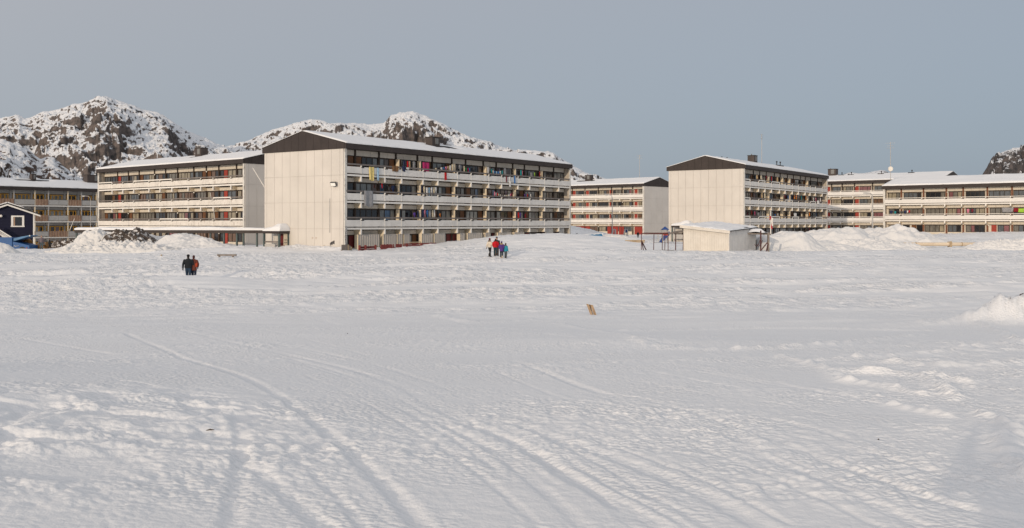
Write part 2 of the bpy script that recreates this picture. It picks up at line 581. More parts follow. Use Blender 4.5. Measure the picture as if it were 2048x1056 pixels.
TRACKS_W = [(smooth_line([on_ground(*p) for p in l]), w * (0.78 if w < .12 else 1), d) for l, w, d in TRACKS]
BANK = on_ground(2035, 645)
RIDGES_W = [(smooth_line([on_ground(*p) for p in l]), w, h) for l, w, h in RIDGES]

def trodden(x, y):
    """where the farther field is churned up (1) or left smooth (0): long bands across the view"""
    ys = y - 0.16 * x + 2.0 * perlin(x * 0.05, y * 0.06, 81)
    m = fbm(x * 0.045 + 2.3, ys * 0.17, 4, 82, 0.6)
    m = sstep(-0.22, 0.14, m)
    m = m * (1 - 0.9 * gau(x, y, 9, 107, 9, 9, 0, 1.5)) * (1 - 0.85 * gau(x, y, 22, 64, 14, 5, 0.1, 1.5)) * (1 - .8 * gau(x, y, 42, 92, 14, 5, .1, 1.5))
    return m * sstep(24, 58, y)
def ground(x, y):
    x, y = np.asarray(x, float), np.asarray(y, float)
    z = macro(x, y)
    near = sstep(70, 25, y)
    smooth = np.clip(gau(x, y, 6.3, 27.5, 6.0, 5.0, 0, 2.2) + gau(x, y, -5.0, 9.9, 0.9, 0.5, 0, 2) + gau(x, y, -2.9, 6.1, 0.55, 0.35, 0, 2)
                     + gau(x, y, -3.5, 33, 6, 4, 0.1, 2) * .8, 0, 1)
    patch = sstep(-0.35, 0.5, fbm(x * 0.22, y * 0.3, 3, 11))
    rough = (0.22 + 0.78 * patch) * (1 - 0.9 * smooth)
    # trampled crumbs
    cr = 0.024 * np.abs(perlin(x * 2.6, y * 2.6, 20)) + 0.020 * np.abs(perlin(x * 5.3, y * 5.3, 21)) + 0.016 * np.abs(perlin(x * 10.1, y * 10.1, 22)) + 0.008 * perlin(x * 19, y * 19, 23)
    z = z + near * rough * cr * 0.8
    cl = sstep(.12, .5, perlin(x * 6.5 + 5, y * 6.5, 29)) * sstep(-.1, .5, perlin(x * .9, y * .9 + 4, 28))
    z = z + near * rough * 0.016 * cl
    # deep trodden snow at lower left and along the right
    lump = np.clip(gau(x, y, -3.4, 7.6, 2.0, 2.2, 0, 2) + 0.6 * gau(x, y, 8.5, 14.5, 4.2, 4.0, 0, 2) + 0.7 * gau(x, y, 9.8, 19, 2.2, 2.2, 0, 2), 0, 1) * (1 - smooth)
    wx, wy = x + 0.25 * perlin(x * 1.3, y * 1.3, 33), y + 0.25 * perlin(x * 1.3 + 9, y * 1.3, 34)
    z = z + lump * (0.042 * fbm(wx * 1.6, wy * 2.2, 3, 31) + 0.03 * np.abs(perlin(wx * 3.3, wy * 4.2, 36)))
    # long wind and plough streaks that run across the field
    far = sstep(16, 48, y)
    ys = y - 0.12 * x + 1.2 * fbm(x * 0.05, y * 0.05, 2, 47)
    sm = 1 - 0.88 * smooth
    z = z + far * sm * (0.085 * perlin(x * 0.09, ys * 0.55, 41) + 0.075 * perlin(x * 0.22, ys * 1.3, 42) + 0.065 * perlin(x * 0.6, ys * 1.9, 43))
    tr = trodden(x, y)
    z = z + far * sm * tr * (0.05 + 0.075 * np.abs(perlin(x * 0.8, y * 0.85, 45)) + 0.08 * np.abs(perlin(x * 1.7, y * 1.35, 48)) + 0.04 * perlin(x * 2.6, y * 1.4, 46))
    for pts, w, d in TRACKS_W:
        r, m = line_dist(x, y, pts, 5 * w)
        if m.any():
            q = r / w
            d = d * (1 + 1.6 * sstep(38, 66, y))
            br = 0.35 + 0.65 * sstep(-.5, .25, perlin(x * 0.35 + 3, y * 0.35, 64))
            z = z - br * 0.36 * (0.85 * d * np.exp(-(q * q) ** 1.8) - 0.13 * d * np.exp(-((q - 1.6) / 0.5) ** 2) * (0.3 + 1.4 * np.abs(perlin(x * 6, y * 6, 61))))
    for pts, w, h in RIDGES_W:
        r, m = line_dist(x, y, pts, 4 * w)
        if m.any():
            q = r / w
            z = z + 0.75 * h * np.exp(-q * q) * (0.55 + 0.9 * np.abs(perlin(x * 2.3, y * 3.1, 62)) + 0.35 * perlin(x * 6, y * 6, 63))
    # bank at the right edge with branches sticking out
    z = z + 0.86 * gau(x, y, BANK[0] + .35, BANK[1], 0.058 * BANK[1], 1.0, 0.2, 1.4) * (1 + 0.5 * fbm(x * 1.3, y * 1.1, 4, 71, 0.6)) + 0.16 * gau(x, y, BANK[0] - 2.2, BANK[1] - .4, 1.8, .8, 0, 1.3) * (0.4 + np.abs(perlin(x * 2.2, y * 2.6, 72)))
    return z
def gz(x, y):
    return float(ground(np.array([x]), np.array([y]))[0])

def build_ground():
    dl = [-45, -30, -18, -10, -5, -2, 0, 1.2, 2.2, 3.0, 3.6, 4.0]
    d = 4.0
    while d < 170:
        d += min(max(d * d / 3400.0, 0.022), 0.30 if d < 125 else 0.5)
        dl.append(d)
    while d < 420:
        d += 2.5 + (d - 170) * 0.05
        dl.append(d)
    dl += [520, 700, 1000, 1500, 2500, 4000, 7000, 12000]
    u = np.linspace(-0.66, 0.66, 860)
    t = np.cumsum(np.geomspace(0.004, 0.9, 26))
    u = np.concatenate([-0.66 - t[::-1], u, 0.66 + t])
    D, U = np.meshgrid(np.array(dl), u, indexing='ij')
    X = U * np.maximum(D + 4.0, 12.0 * (D < 0) + 4.0)
    X = U * (np.maximum(D, 0) + 4.0 + np.maximum(-D, 0))
    Z = ground(X, D)
    Z = np.where(D > 600, Z + 0.0, Z)
    me = grid_mesh('snow_field', X, D, Z, SNOW)
    at = me.attributes.new('trodden', 'FLOAT', 'POINT')
    at.data.foreach_set('value', trodden(X, D).astype(np.float32).ravel())
    o = link('snow_field', me)
    o['kind'] = 'structure'
    o['label'] = 'trampled snow field with sledge tracks and low drifts'
build_ground()

def pile(name, label, cx, cy, rx, ry, h, seed, m, rot=0.0, lump=0.25, group=None, sharp=1.8, fine=0.10, cells=150):
    """a snow heap as a height grid that dips under the ground all round"""
    a = np.linspace(-1.6, 1.6, cells)
    B, A = np.meshgrid(a, a, indexing='ij')
    c, s = math.cos(rot), math.sin(rot)
    rx, ry = rx * 1.18, ry * 1.1
    X = cx + A * rx * c - B * ry * s
    Y = cy + A * rx * s + B * ry * c
    sh = np.exp(-(A * A + B * B) ** sharp)
    wx, wy = A + .16 * perlin(A * 1.4 + seed, B * 1.4, seed + 2), B + .16 * perlin(A * 1.4, B * 1.4 + seed, seed + 3)
    sh = np.exp(-(wx * wx + wy * wy) ** sharp)
    nz = fbm(X * 0.30 + seed, Y * 0.30, 3, seed) * lump
    fn = fine * (np.abs(perlin(X * 1.2, Y * 1.2, seed + 9)) + .5 * np.abs(perlin(X * 2.9, Y * 2.9, seed + 10)) + .13 * perlin(X * 6.5, Y * 6.5, seed + 11))
    Z = ground(X, Y) + 0.76 * h * sh * (1 + nz) + (sh ** .5) * fn - 0.35 * (1 - sstep(0.0, 0.12, sh)) - 0.03
    base = np.array([cx, cy, gz(cx, cy)])
    me = grid_mesh(name, X - base[0], Y - base[1], Z - base[2], m)
    o = link(name, me, None, base)
    tag(o, label, 'snow pile', group)
    return o

# ------------------------------------------------------------------ mountains
def rock_snow_material(name, rock=(0.098, 0.09, 0.087), thresh=0.74, rough_n=0.18, sc=0.02):  # default rock colour is lightened in place of distance haze
    m = bpy.data.materials.new(name)
    m.use_nodes = True
    n, l = m.node_tree.nodes, m.node_tree.links
    b = n['Principled BSDF']
    b.inputs['Roughness'].default_value = 0.8
    b.inputs['Specular IOR Level'].default_value = 0.15
    g = n.new('ShaderNodeNewGeometry')
    sep = n.new('ShaderNodeSeparateXYZ')
    l.new(g.outputs['Normal'], sep.inputs[0])
    t = n.new('ShaderNodeTexNoise')
    t.inputs['Scale'].default_value = sc * 1.8
    t.inputs['Detail'].default_value = 9
    t.inputs['Roughness'].default_value = 0.78
    mp = n.new('ShaderNodeMapping')
    mp.inputs['Scale'].default_value = (1.0, 0.6, 1.7)
    mp.inputs['Rotation'].default_value = (0, 0.45, 0)
    l.new(g.outputs['Position'], mp.inputs['Vector'])
    l.new(mp.outputs[0], t.inputs['Vector'])
    a1 = n.new('ShaderNodeMath')
    a1.operation = 'MULTIPLY_ADD'
    a1.inputs[1].default_value = rough_n * 4
    l.new(t.outputs[0], a1.inputs[0])
    l.new(sep.outputs['Z'], a1.inputs[2])
    r = n.new('ShaderNodeValToRGB')
    r.color_ramp.elements[0].position = thresh
    r.color_ramp.elements[1].position = thresh + 0.05
    a2 = n.new('ShaderNodeMath')
    a2.operation = 'SUBTRACT'
    a2.inputs[1].default_value = rough_n * 2
    l.new(a1.outputs[0], a2.inputs[0])
    l.new(a2.outputs[0], r.inputs[0])
    tr = n.new('ShaderNodeTexNoise')
    tr.inputs['Scale'].default_value = sc * 3
    tr.inputs['Detail'].default_value = 6
    l.new(g.outputs['Position'], tr.inputs['Vector'])
    rr = n.new('ShaderNodeValToRGB')
    rr.color_ramp.elements[0].position = 0.35
    rr.color_ramp.elements[1].position = 0.7
    rr.color_ramp.elements[0].color = tuple(c * 0.6 for c in rock) + (1,)
    rr.color_ramp.elements[1].color = (rock[0] * 1.7, rock[1] * 1.5, rock[2] * 1.4, 1)
    l.new(tr.outputs[0], rr.inputs[0])
    mx = n.new('ShaderNodeMixRGB')
    mx.inputs['Color2'].default_value = (0.66, 0.67, 0.69, 1)
    l.new(r.outputs[0], mx.inputs['Fac'])
    l.new(rr.outputs[0], mx.inputs['Color1'])
    l.new(mx.outputs[0], b.inputs['Base Color'])
    bp = n.new('ShaderNodeBump')
    bp.inputs['Strength'].default_value = 0.6
    bp.inputs['Distance'].default_value = 4.0
    l.new(t.outputs[0], bp.inputs['Height'])
    l.new(bp.outputs[0], b.inputs['Normal'])
    return m

def mountain(name, prof, D, W, seed, m, nu=520, nd=150, amp=0.16, freq=1.0, back=0.7, steep=1.0, fine=0.018, cliff=1.0):
    P = np.array(prof, float)
    px = np.linspace(P[0, 0], P[-1, 0], nu)
    py = np.interp(px, P[:, 0], P[:, 1])
    k = np.exp(-np.linspace(-2, 2, 9) ** 2)
    py = np.convolve(np.pad(py, 4, mode='edge'), k / k.sum(), mode='valid')
    X = (px - 1024) / FPX * D
    H = (HOR - py) / FPX * D + EYE
    s = np.concatenate([np.linspace(1.0, 0.0, nd), -np.linspace(0.02, back, nd // 4)])
    S, XX = np.meshgrid(s, X, indexing='ij')
    HH = np.broadcast_to(H, S.shape)
    f0 = freq * 6.0 / W
    Y = D - S * W + 0.10 * W * perlin(XX * f0 * 0.5, S * 0.8, seed + 90) * 4 * S * (1 - S) * (S > 0)
    sh = np.where(S >= 0, np.clip(1 - S, 0, 1) ** steep, 1 + S * 1.1)
    rd = fbm(XX * f0 * 0.8, Y * f0 * 0.8, 6, seed, 0.42)
    mid = np.clip(5 * S * (1 - S), 0, 1) ** 0.6 * (S > 0)
    mx = 0.25 * np.max(H) + 0.75 * HH * np.clip(HH / (0.35 * np.max(H)), 0, 1)
    Z = HH * sh + mx * amp * rd * (0.05 + 0.95 * mid)
    wob = 0.35 * fbm(XX * f0 * 3, Y * f0 * 3, 4, seed + 60, 0.6)
    for q, (fr, hh, wd) in enumerate(((1.0, .16, .22), (1.9, .10, .2), (3.6, .055, .2), (7.0, .03, .22))):
        nn = perlin(XX * f0 * fr + q * 5, Y * f0 * fr * 1.3 + 1.3 * S, seed + 70 + q) + wob * 0.6 + 0.3 * (0.5 - S)
        st = sstep(-wd * .5, wd * .5, nn) - 0.5
        gate = sstep(-.25, .35, perlin(XX * f0 * .9 + 11, Y * f0 * .9 + q, seed + 80 + q))
        Z = Z + mx * hh * 0.68 * cliff * st * gate * mid
    Z = Z + mx * fine * fbm(XX * f0 * 8, Y * f0 * 8, 5, seed + 50, 0.55) * (0.35 + 0.65 * mid)
    Z = np.where(S > 0.97, -20, Z)
    me = grid_mesh(name, XX * Y / D, Y, Z, m)
    o = link(name, me)
    o['kind'] = 'structure'
    return o

ROCK_A = rock_snow_material('rock_and_snow', thresh=0.66, sc=0.045, rough_n=0.32)
ROCK_B = rock_snow_material('rock_and_snow_near', rock=(0.07, 0.055, 0.048), thresh=0.71, sc=0.06, rough_n=0.45)
ROCK_C = rock_snow_material('rock_and_snow_cliff', rock=(0.075, 0.073, 0.076), thresh=0.84, sc=0.035, rough_n=0.42)
mountain('mountain', [(-420, 330), (-250, 270), (-120, 250), (-30, 243), (0, 236), (37, 229), (52, 237), (70, 230), (91, 222), (111, 221), (146, 208), (170, 205),
                      (192, 197), (211, 193), (228, 198), (255, 207), (281, 217), (325, 229), (350, 246), (378, 264), (410, 275), (439, 292),
                      (480, 310), (540, 335), (600, 360)], 1900, 620, 100, ROCK_A, nu=620, nd=190, amp=0.10, freq=0.9)
mountain('mountain', [(330, 345), (400, 305), (440, 296), (470, 290), (505, 278), (542, 262), (580, 250), (600, 244), (622, 238), (640, 240), (660, 247), (700, 246), (745, 248),
                      (770, 245), (780, 231), (800, 225), (825, 223), (850, 231), (880, 244), (905, 257), (940, 274), (965, 284), (1000, 292),
                      (1030, 300), (1050, 299), (1085, 303), (1105, 307), (1130, 322), (1150, 334), (1170, 345), (1212, 357), (1300, 385)],
         2300, 700, 140, ROCK_A, nu=700, nd=170, amp=0.09, freq=1.1)
mountain('hill', [(-330, 330), (-200, 290), (-90, 283), (-30, 284), (0, 282), (18, 284), (40, 292), (60, 300), (72, 312), (82, 318), (95, 312), (108, 314), (125, 330), (140, 342), (166, 362),
                  (220, 390), (300, 410)], 900, 260, 180, ROCK_B, nu=420, nd=130, amp=0.12, freq=0.8, steep=0.8)
mountain('mountain', [(1560, 380), (1640, 356), (1680, 351), (1700, 344), (1720, 347), (1735, 345), (1755, 341), (1768, 340), (1778, 346), (1800, 352), (1900, 360), (2000, 380)],
         6000, 1500, 220, ROCK_C, nu=200, nd=60, amp=0.04, cliff=.4)
mountain('mountain', [(1940, 400), (1966, 360), (1975, 346), (1982, 330), (1990, 318), (2000, 310), (2012, 304), (2024, 299), (2048, 294), (2110, 280), (2200, 262), (2350, 300), (2500, 350)],
         1500, 420, 260, ROCK_C, nu=420, nd=130, amp=0.10, freq=1.2, steep=0.8, cliff=1.8)
# ------------------------------------------------------------------ materials of the built things
M = {}
M['gable'] = mat('cream_concrete', (0.57, 0.535, 0.49), 0.85, 0.06, 0.35, 0.15, 14, 0.2, (0.38, 0.29, 0.21), streak_scale=(1.5, 1.5, 0.28), streak_lo=0.58)
M['gable_grey'] = mat('pale_grey_concrete', (0.56, 0.525, 0.485), 0.85, 0.05, 0.35, 0.15, 14, 0.12, (0.3, 0.26, 0.22), streak_scale=(1.2, 1.2, 0.35), streak_lo=0.60)
M['joint'] = mat('joint_filler', (0.44, 0.39, 0.33), 0.9)
M['fascia'] = mat('dark_brown_cladding', (0.040, 0.031, 0.028), 0.6, 0.15, 0.8)
M['fascia_rib'] = mat('dark_brown_rib', (0.05, 0.04, 0.036), 0.6, 0.1, 0.8)
M['parapet'] = mat('worn_white_parapet', (0.67, 0.645, 0.61), 0.85, 0.08, 1.2, 0.2, 10, 0.75, (0.13, 0.105, 0.09), streak_scale=(5, 5, 1.4), streak_lo=0.585)
M['parapet_b'] = mat('peeling_white_parapet', (0.64, 0.605, 0.555), 0.85, 0.08, 1.2, 0.2, 10, 0.85, (0.17, 0.125, 0.09), streak_scale=(5, 5, 1.2), streak_lo=0.545)
M['parapet_clean'] = mat('clean_white_parapet', (0.66, 0.635, 0.60), 0.8, 0.05, 0.8, 0.1, 10, 0.4, (0.3, 0.22, 0.15), streak_scale=(3, 3, 0.8), streak_lo=0.64)
M['white'] = mat('white_painted_concrete', (0.72, 0.69, 0.645), 0.8, 0.06, 1.5, 0.1, 12, 0.3, (0.3, 0.24, 0.18), streak_scale=(2.5, 2.5, 0.8), streak_lo=0.62)
M['corner'] = mat('flaking_corner', (0.60, 0.58, 0.54), 0.9, 0.1, 1.5, 0.2, 12, 0.8, (0.16, 0.14, 0.12), streak_scale=(3, 3, 1.6), streak_lo=0.52)
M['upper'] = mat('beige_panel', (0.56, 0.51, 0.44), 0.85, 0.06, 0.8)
M['upper_lit'] = mat('beige_panel_lit', (0.58, 0.525, 0.44), 0.85, 0.06, 0.8)  # lighter copy of the beige panel, sunshine put into its colour for sunny fronts
M['backing'] = mat('dark_wood_wall', (0.055, 0.038, 0.028), 0.7, 0.35, 2.0, stretch=(3, 3, 0.4))
M['backing_cream'] = mat('cream_wall', (0.57, 0.515, 0.435), 0.85, 0.06, 0.8)
M['frame'] = mat('dark_window_frame', (0.035, 0.026, 0.021), 0.5, 0.2, 2.0)
M['frame_yellow'] = mat('yellow_window_frame', (0.62, 0.32, 0.04), 0.6, 0.12, 2.0)
M['frame_white'] = mat('white_window_frame', (0.7, 0.68, 0.64), 0.6, 0.05, 2.0)
M['post'] = mat('dark_brown_post', (0.04, 0.027, 0.02), 0.7, 0.25, 2.0)
M['post_brown'] = mat('red_brown_post', (0.16, 0.065, 0.035), 0.7, 0.2, 2.0)
M['door_red'] = mat('red_door', (0.30, 0.045, 0.03), 0.6, 0.12, 2.0)
M['door_darkred'] = mat('dark_red_door', (0.13, 0.02, 0.018), 0.6, 0.15, 2.0)
M['door_brown'] = mat('brown_wooden_door', (0.13, 0.055, 0.022), 0.6, 0.2, 2.0)
M['rail'] = mat('weathered_rail', (0.17, 0.15, 0.14), 0.85, 0.25, 1.2, 0.2, 10)
M['rail_white'] = mat('white_rail', (0.68, 0.65, 0.60), 0.8, 0.1, 1.2)
M['slot'] = mat('dark_slot', (0.03, 0.026, 0.024), 0.8)
M['shade_wall'] = mat('pale_partition', (0.68, 0.58, 0.43), 0.85, 0.06, 0.8)
M['screen'] = mat('ribbed_screen', (0.44, 0.40, 0.355), 0.75, 0.08, 0.8, 0.0, 8, 0.3, (0.2, 0.17, 0.14), streak_scale=(3, 3, 0.5))
M['red_wall'] = mat('red_wall', (0.27, 0.04, 0.03), 0.75, 0.12, 1.2)
M['grey_panel'] = mat('grey_facade_panel', (0.40, 0.385, 0.365), 0.8, 0.08, 0.6)
M['slat'] = mat('weathered_slat', (0.34, 0.225, 0.155), 0.85, 0.3, 1.6, stretch=(3, 3, 0.6))
M['slat_b'] = mat('brown_slat', (0.26, 0.15, 0.10), 0.85, 0.3, 1.6, stretch=(3, 3, 0.6))
M['chimney'] = mat('chimney_cladding', (0.06, 0.048, 0.044), 0.6, 0.15, 1.0)
M['chimney_grey'] = mat('chimney_panel', (0.17, 0.17, 0.165), 0.5, 0.1, 1.0)
M['bitumen'] = mat('black_roof_felt', (0.025, 0.022, 0.02), 0.8, 0.2, 2.0)
M['steel'] = mat('dark_steel', (0.10, 0.10, 0.10), 0.5, 0.15, 3.0)
M['steel_pale'] = mat('pale_steel', (0.36, 0.35, 0.34), 0.5, 0.15, 3.0)
M['green_post'] = mat('grey_green_post', (0.075, 0.10, 0.098), 0.6, 0.12, 2.0)
M['lamp_globe'] = mat('white_lamp_globe', (0.75, 0.72, 0.65), 0.4, 0.05, 2.0)
M['rust'] = mat('rusty_red_steel', (0.085, 0.034, 0.032), 0.75, 0.3, 3.0)
M['wood_pale'] = mat('pale_boards', (0.36, 0.27, 0.17), 0.8, 0.25, 2.0, stretch=(3, 3, 0.5))
M['wood_grey'] = mat('grey_timber', (0.20, 0.17, 0.145), 0.85, 0.25, 2.0, stretch=(3, 3, 0.5))
M['black'] = mat('black_plastic', (0.018, 0.018, 0.02), 0.5, 0.2, 3.0)
M['graffiti'] = mat('black_spray_paint', (0.03, 0.03, 0.035), 0.7, 0.2, 3.0)
M['graffiti_faint'] = mat('faded_spray_paint', (0.42, 0.30, 0.22), 0.8, 0.2, 3.0)
def glass_mat(name, col, rough=0.08, var=0.3):
    m = mat(name, col, rough, var, 1.6, spec=0.5, stretch=(2.5, 2.5, 0.8))
    m.node_tree.nodes['Principled BSDF'].inputs['Coat Weight'].default_value = 0.25
    return m
PANE_SETS = {
    'shade': [(glass_mat('pane_dark', (0.018, 0.018, 0.02)), 8), (glass_mat('pane_grey_curtain', (0.16, 0.165, 0.16)), 6), (glass_mat('pane_pale_curtain', (0.30, 0.30, 0.28)), 4),
              (glass_mat('pane_brown_curtain', (0.09, 0.06, 0.045)), 3), (glass_mat('pane_blue_curtain', (0.07, 0.12, 0.2)), 1), (glass_mat('pane_mauve_curtain', (0.12, 0.08, 0.10)), .7)],
    'lit': [(glass_mat('pane_dark_lit', (0.018, 0.018, 0.02)), 7), (glass_mat('pane_grey_drape', (0.15, 0.14, 0.12)), 5), (glass_mat('pane_beige_drape', (0.27, 0.235, 0.17)), 4),
            (glass_mat('pane_slate_drape', (0.09, 0.10, 0.11)), 4), (glass_mat('pane_pink_drape', (0.20, 0.085, 0.09)), .6), (glass_mat('pane_brown_drape', (0.13, 0.075, 0.045)), 2)],
}
def pick(rg, lst):
    t = rg.random() * sum(w for _, w in lst)
    for v, w in lst:
        t -= w
        if t <= 0:
            return v
    return lst[-1][0]

_frames = {}
def window(parent, rg, x0, x1, y, z0, z1, fm, panes, n=None, bar=0.07):
    w, h = round(x1 - x0, 1), round(z1 - z0, 1)
    n = n or max(1, int(round(w / 0.8)))
    # panes of unequal width: the middle bar sits off centre now and then
    cut = [0.0] + [(i + (0.0 if n < 2 else rg.choice([-0.12, 0, 0.12]))) / n for i in range(1, n)] + [1.0]
    k = (w, h, n, bar, tuple(round(c, 2) for c in cut), fm.name)
    if k not in _frames:
        b = MB()
        b.box(-w / 2, w / 2, -0.05, 0.04, h / 2 - bar, h / 2)
        b.box(-w / 2, w / 2, -0.05, 0.04, -h / 2, -h / 2 + bar)
        for c in cut:
            xc = min(max(-w / 2 + c * w, -w / 2 + bar * .75), w / 2 - bar * .75)
            b.box(xc - bar * .75, xc + bar * .75, -0.047, 0.037, -h / 2 + bar, h / 2 - bar)
        _frames[k] = b.mesh(fm)
    f = link('window', _frames[k], parent, ((x0 + x1) / 2, y, (z0 + z1) / 2))
    last = None
    for i in range(n):
        a, c = -w / 2 + cut[i] * w, -w / 2 + cut[i + 1] * w
        m = pick(rg, panes)
        if last and rg.random() < 0.3:
            m = last
        last = m
        box('pane', m, f, a + bar * .75, c - bar * .75, -0.012, 0.012, -h / 2 + bar, h / 2 - bar)
    return f

class Block:
    """a long apartment block: local x runs along the facade to the right, y into the house, z up"""
    def __init__(s, label, left, right, base, n=4, depth=12.7, group='apartment blocks around the snow field'):
        (s.x0, s.y0), (s.x1, s.y1) = left, right
        s.L = math.hypot(s.x1 - s.x0, s.y1 - s.y0)
        s.a = math.atan2(s.y1 - s.y0, s.x1 - s.x0)
        s.c, s.s = math.cos(s.a), math.sin(s.a)
        s.n, s.D, s.base = n, depth, base
        s.H = -0.15 + 2.9 * (n - 1) + 2.7
        s.o = thing('apartment_block', label, 'apartment block', (s.x0, s.y0, base), s.a, group)
    def t(s, px, y=0.0):
        """local x of the point at that depth in the facade which shows at column px"""
        u = (px - 1024.0) / FPX
        ax, ay = s.x0 - s.s * y, s.y0 + s.c * y
        return (u * ay - ax) / (s.c - u * s.s)
    def w(s, x, y, z=0.0):
        return (s.x0 + s.c * x - s.s * y, s.y0 + s.s * x + s.c * y, s.base + z)
    def floor(s, k):
        return -0.15 + 2.9 * k

def gable(B, x, out, m, cols=10, seed=1, door=None):
    """gable wall at local x with separate facade panels; out=-1 left end, +1 right end"""
    D, H = B.D, B.H
    wall = box('end_wall', M['joint'], B.o, min(x, x - out * .22), max(x, x - out * .22), 0.03, D - 0.03, -1.5, H - 0.02)
    edges = [0.0, 0.55] + [0.55 + (D - 0.95) * i / (cols - 1) for i in range(1, cols)] + [D]
    rows = [-1.5, 2.62, 5.52, 8.42, H] if B.n == 4 else [-1.5, 2.62, 5.52, H]
    g = 0.015
    for i in range(len(edges) - 1):
        for j in range(len(rows) - 1):
            y0, y1 = edges[i] + g, edges[i + 1] - g
            box('wall_panel', m, B.o, min(x + out * .005, x + out * .07), max(x + out * .005, x + out * .07), y0, y1, rows[j] + g * .8, rows[j + 1] - g * .8)
    # corner strip with flaking paint on the facade side
    box('corner_strip', M['corner'], B.o, min(x, x - out * .32), max(x, x - out * .32), -0.14, 0.0, -1.5, H)
    # dark cladding of the roof triangle, board by board
    zt, rise = H + 0.62, 1.62
    nb = 11
    for i in range(nb):
        y0, y1 = -0.16 + (D + 0.32) * i / nb, -0.16 + (D + 0.32) * (i + 1) / nb
        def top(y):
            return zt + rise * (1 - abs(y - D / 2) / (D / 2 + 0.16)) - 0.02
        poly = [(y0 + 0.012, H), (y1 - 0.012, H), (y1 - 0.012, top(y1)), (y0 + 0.012, top(y0))]
        if y0 < D / 2 < y1:
            poly.insert(3, (D / 2, top(D / 2)))
        b = MB().prism(poly, 'x', min(x + out * .02, x + out * .13), max(x + out * .02, x + out * .13))
        b.build('gable_board', M['fascia'], B.o)
    MB().prism([(-0.15, H + .02), (D + .15, H + .02), (D + .15, zt - .03), (D / 2, zt + rise - .03), (-.15, zt - .03)], 'x', min(x, x + out * .02), max(x, x + out * .02) - .001).build('gable_backing', M['bitumen'], B.o)

def roof(B, snow=0.2, seed=0, patches=(), edge=0.10):
    D, H, L = B.D, B.H, B.L
    zt, rise = H + 0.62, 1.62
    box('fascia', M['fascia'], B.o, -0.10, L + 0.10, -0.36, -0.16, H, zt)
    box('soffit', M['fascia_rib'], B.o, -0.05, L + 0.05, -0.16, 1.3, H + 0.04, H + 0.12)
    box('rear_fascia', M['fascia'], B.o, -0.10, L + 0.10, D + 0.16, D + 0.36, H, zt)
    MB().prism([(-0.36, zt - .06), (D / 2, zt + rise - .06), (D + .36, zt - .06), (D + .36, zt - .0), (D / 2, zt + rise), (-0.36, zt)], 'x', -0.16, L + 0.16).build('roof', M['bitumen'], B.o)
    nx, ny = max(40, int(L / 0.45)), 36
    xs = np.linspace(-0.15, L + 0.15, nx)
    yv = np.linspace(-0.42, D + 0.42, ny)
    Yv, Xs = np.meshgrid(yv, xs, indexing='ij')
    front = np.minimum(Yv + 0.42, D + 0.42 - Yv)
    side = np.minimum(Xs + 0.15, L + 0.15 - Xs)
    th = 0.85 * snow * (0.75 + 0.25 * perlin(Xs * 0.25 + seed, Yv * 0.5, seed + 3) + 0.10 * perlin(Xs * 1.7, Yv * 1.2, seed + 4))
    th = th * np.clip(0.45 + np.minimum(front, side) * 1.3, 0, 1)
    ye = Yv + np.where(front < 0.02, edge * perlin(Xs * 0.9, Yv * 0 + seed, seed + 6) * np.where(Yv < D / 2, -1, 1), 0)
    slope = zt + rise * (1 - np.abs(ye - D / 2) / (D / 2 + 0.36))
    Z = slope + np.maximum(th, 0.03)
    for (px0, pd, w, d) in patches:        # melted openings round the chimneys
        m = sstep(1.25, 0.8, np.maximum(np.abs(Xs - px0) / w, np.abs(Yv - pd) / d) + 0.18 * perlin(Xs * 1.5, Yv * 1.5, seed + 8))
        Z = Z - m * (th + 0.1)
    # closed sheet: pull the rim down to the roof
    Xp, Yp, Zp = np.pad(Xs, 1, mode='edge'), np.pad(ye, 1, mode='edge'), np.pad(Z, 1, mode='edge')
    sl = np.pad(slope, 1, mode='edge') - 0.03
    Zp[0], Zp[-1], Zp[:, 0], Zp[:, -1] = sl[0], sl[-1], sl[:, 0], sl[:, -1]
    link('roof_snow', grid_mesh('roof_snow', Xp, Yp, Zp, ROOF_SNOW), B.o)

def chimney(B, x, y, w=2.2, d=1.4, h=1.25, vent=True):
    z = B.H + 0.62 + 1.62 * (1 - abs(y - B.D / 2) / (B.D / 2 + 0.36))
    c = box('chimney', M['chimney'], B.o, x - w / 2, x + w / 2, y - d / 2, y + d / 2, z - 0.5, z + h)
    MB().box(-w / 2 - .06, w / 2 + .06, -d / 2 - .06, d / 2 + .06, (h + .5) / 2, (h + .5) / 2 + .07).build('chimney_cap', M['bitumen'], c)
    MB().box(-w * .12, w * .3, -d / 2 - .03, -d / 2, -.1, (h + .5) / 2 - .12).build('chimney_panel', M['chimney_grey'], c)
    if vent:
        MB().tube([(-w * .3, 0, (h + .5) / 2), (-w * .3, 0, (h + .5) / 2 + .28)], .09).build('flue', M['rail'], c)
def roof_vent(B, x, y, h=0.7):
    z = B.H + 0.62 + 1.62 * (1 - abs(y - B.D / 2) / (B.D / 2 + 0.36))
    MB().tube([(x, y, z - .1), (x, y, z + h), (x, y, z + h), (x, y, z + h + .22)], [.08, .08, .15, .15]).build('roof_vent', M['bitumen'], B.o)
    MB().box(x - .7, x + .6, y - .5, y + .3, z - 0.05, z + .18).build('vent_collar', M['bitumen'], B.o)
def antenna(B, x, y, h, dish=False):
    z = B.H + 0.62 + 1.62 * (1 - abs(y - B.D / 2) / (B.D / 2 + 0.36))
    a = MB().tube([(x, y, z - .1), (x, y, z + h)], .055).build('aerial_mast', M['steel_pale'], B.o)
    b = MB()
    for k, w in ((.97, .9), (.9, .6), (.84, .75)):
        b.bar((x - w, y, z + h * k), (x + w, y, z + h * k), .04)
    b.build('aerial_rods', M['steel_pale'], a)
    if dish:
        MB().ball((x + .1, y - .25, z + h * .28), (.48, .1, .48)).build('satellite_dish', M['rail_white'], a, smooth=True)

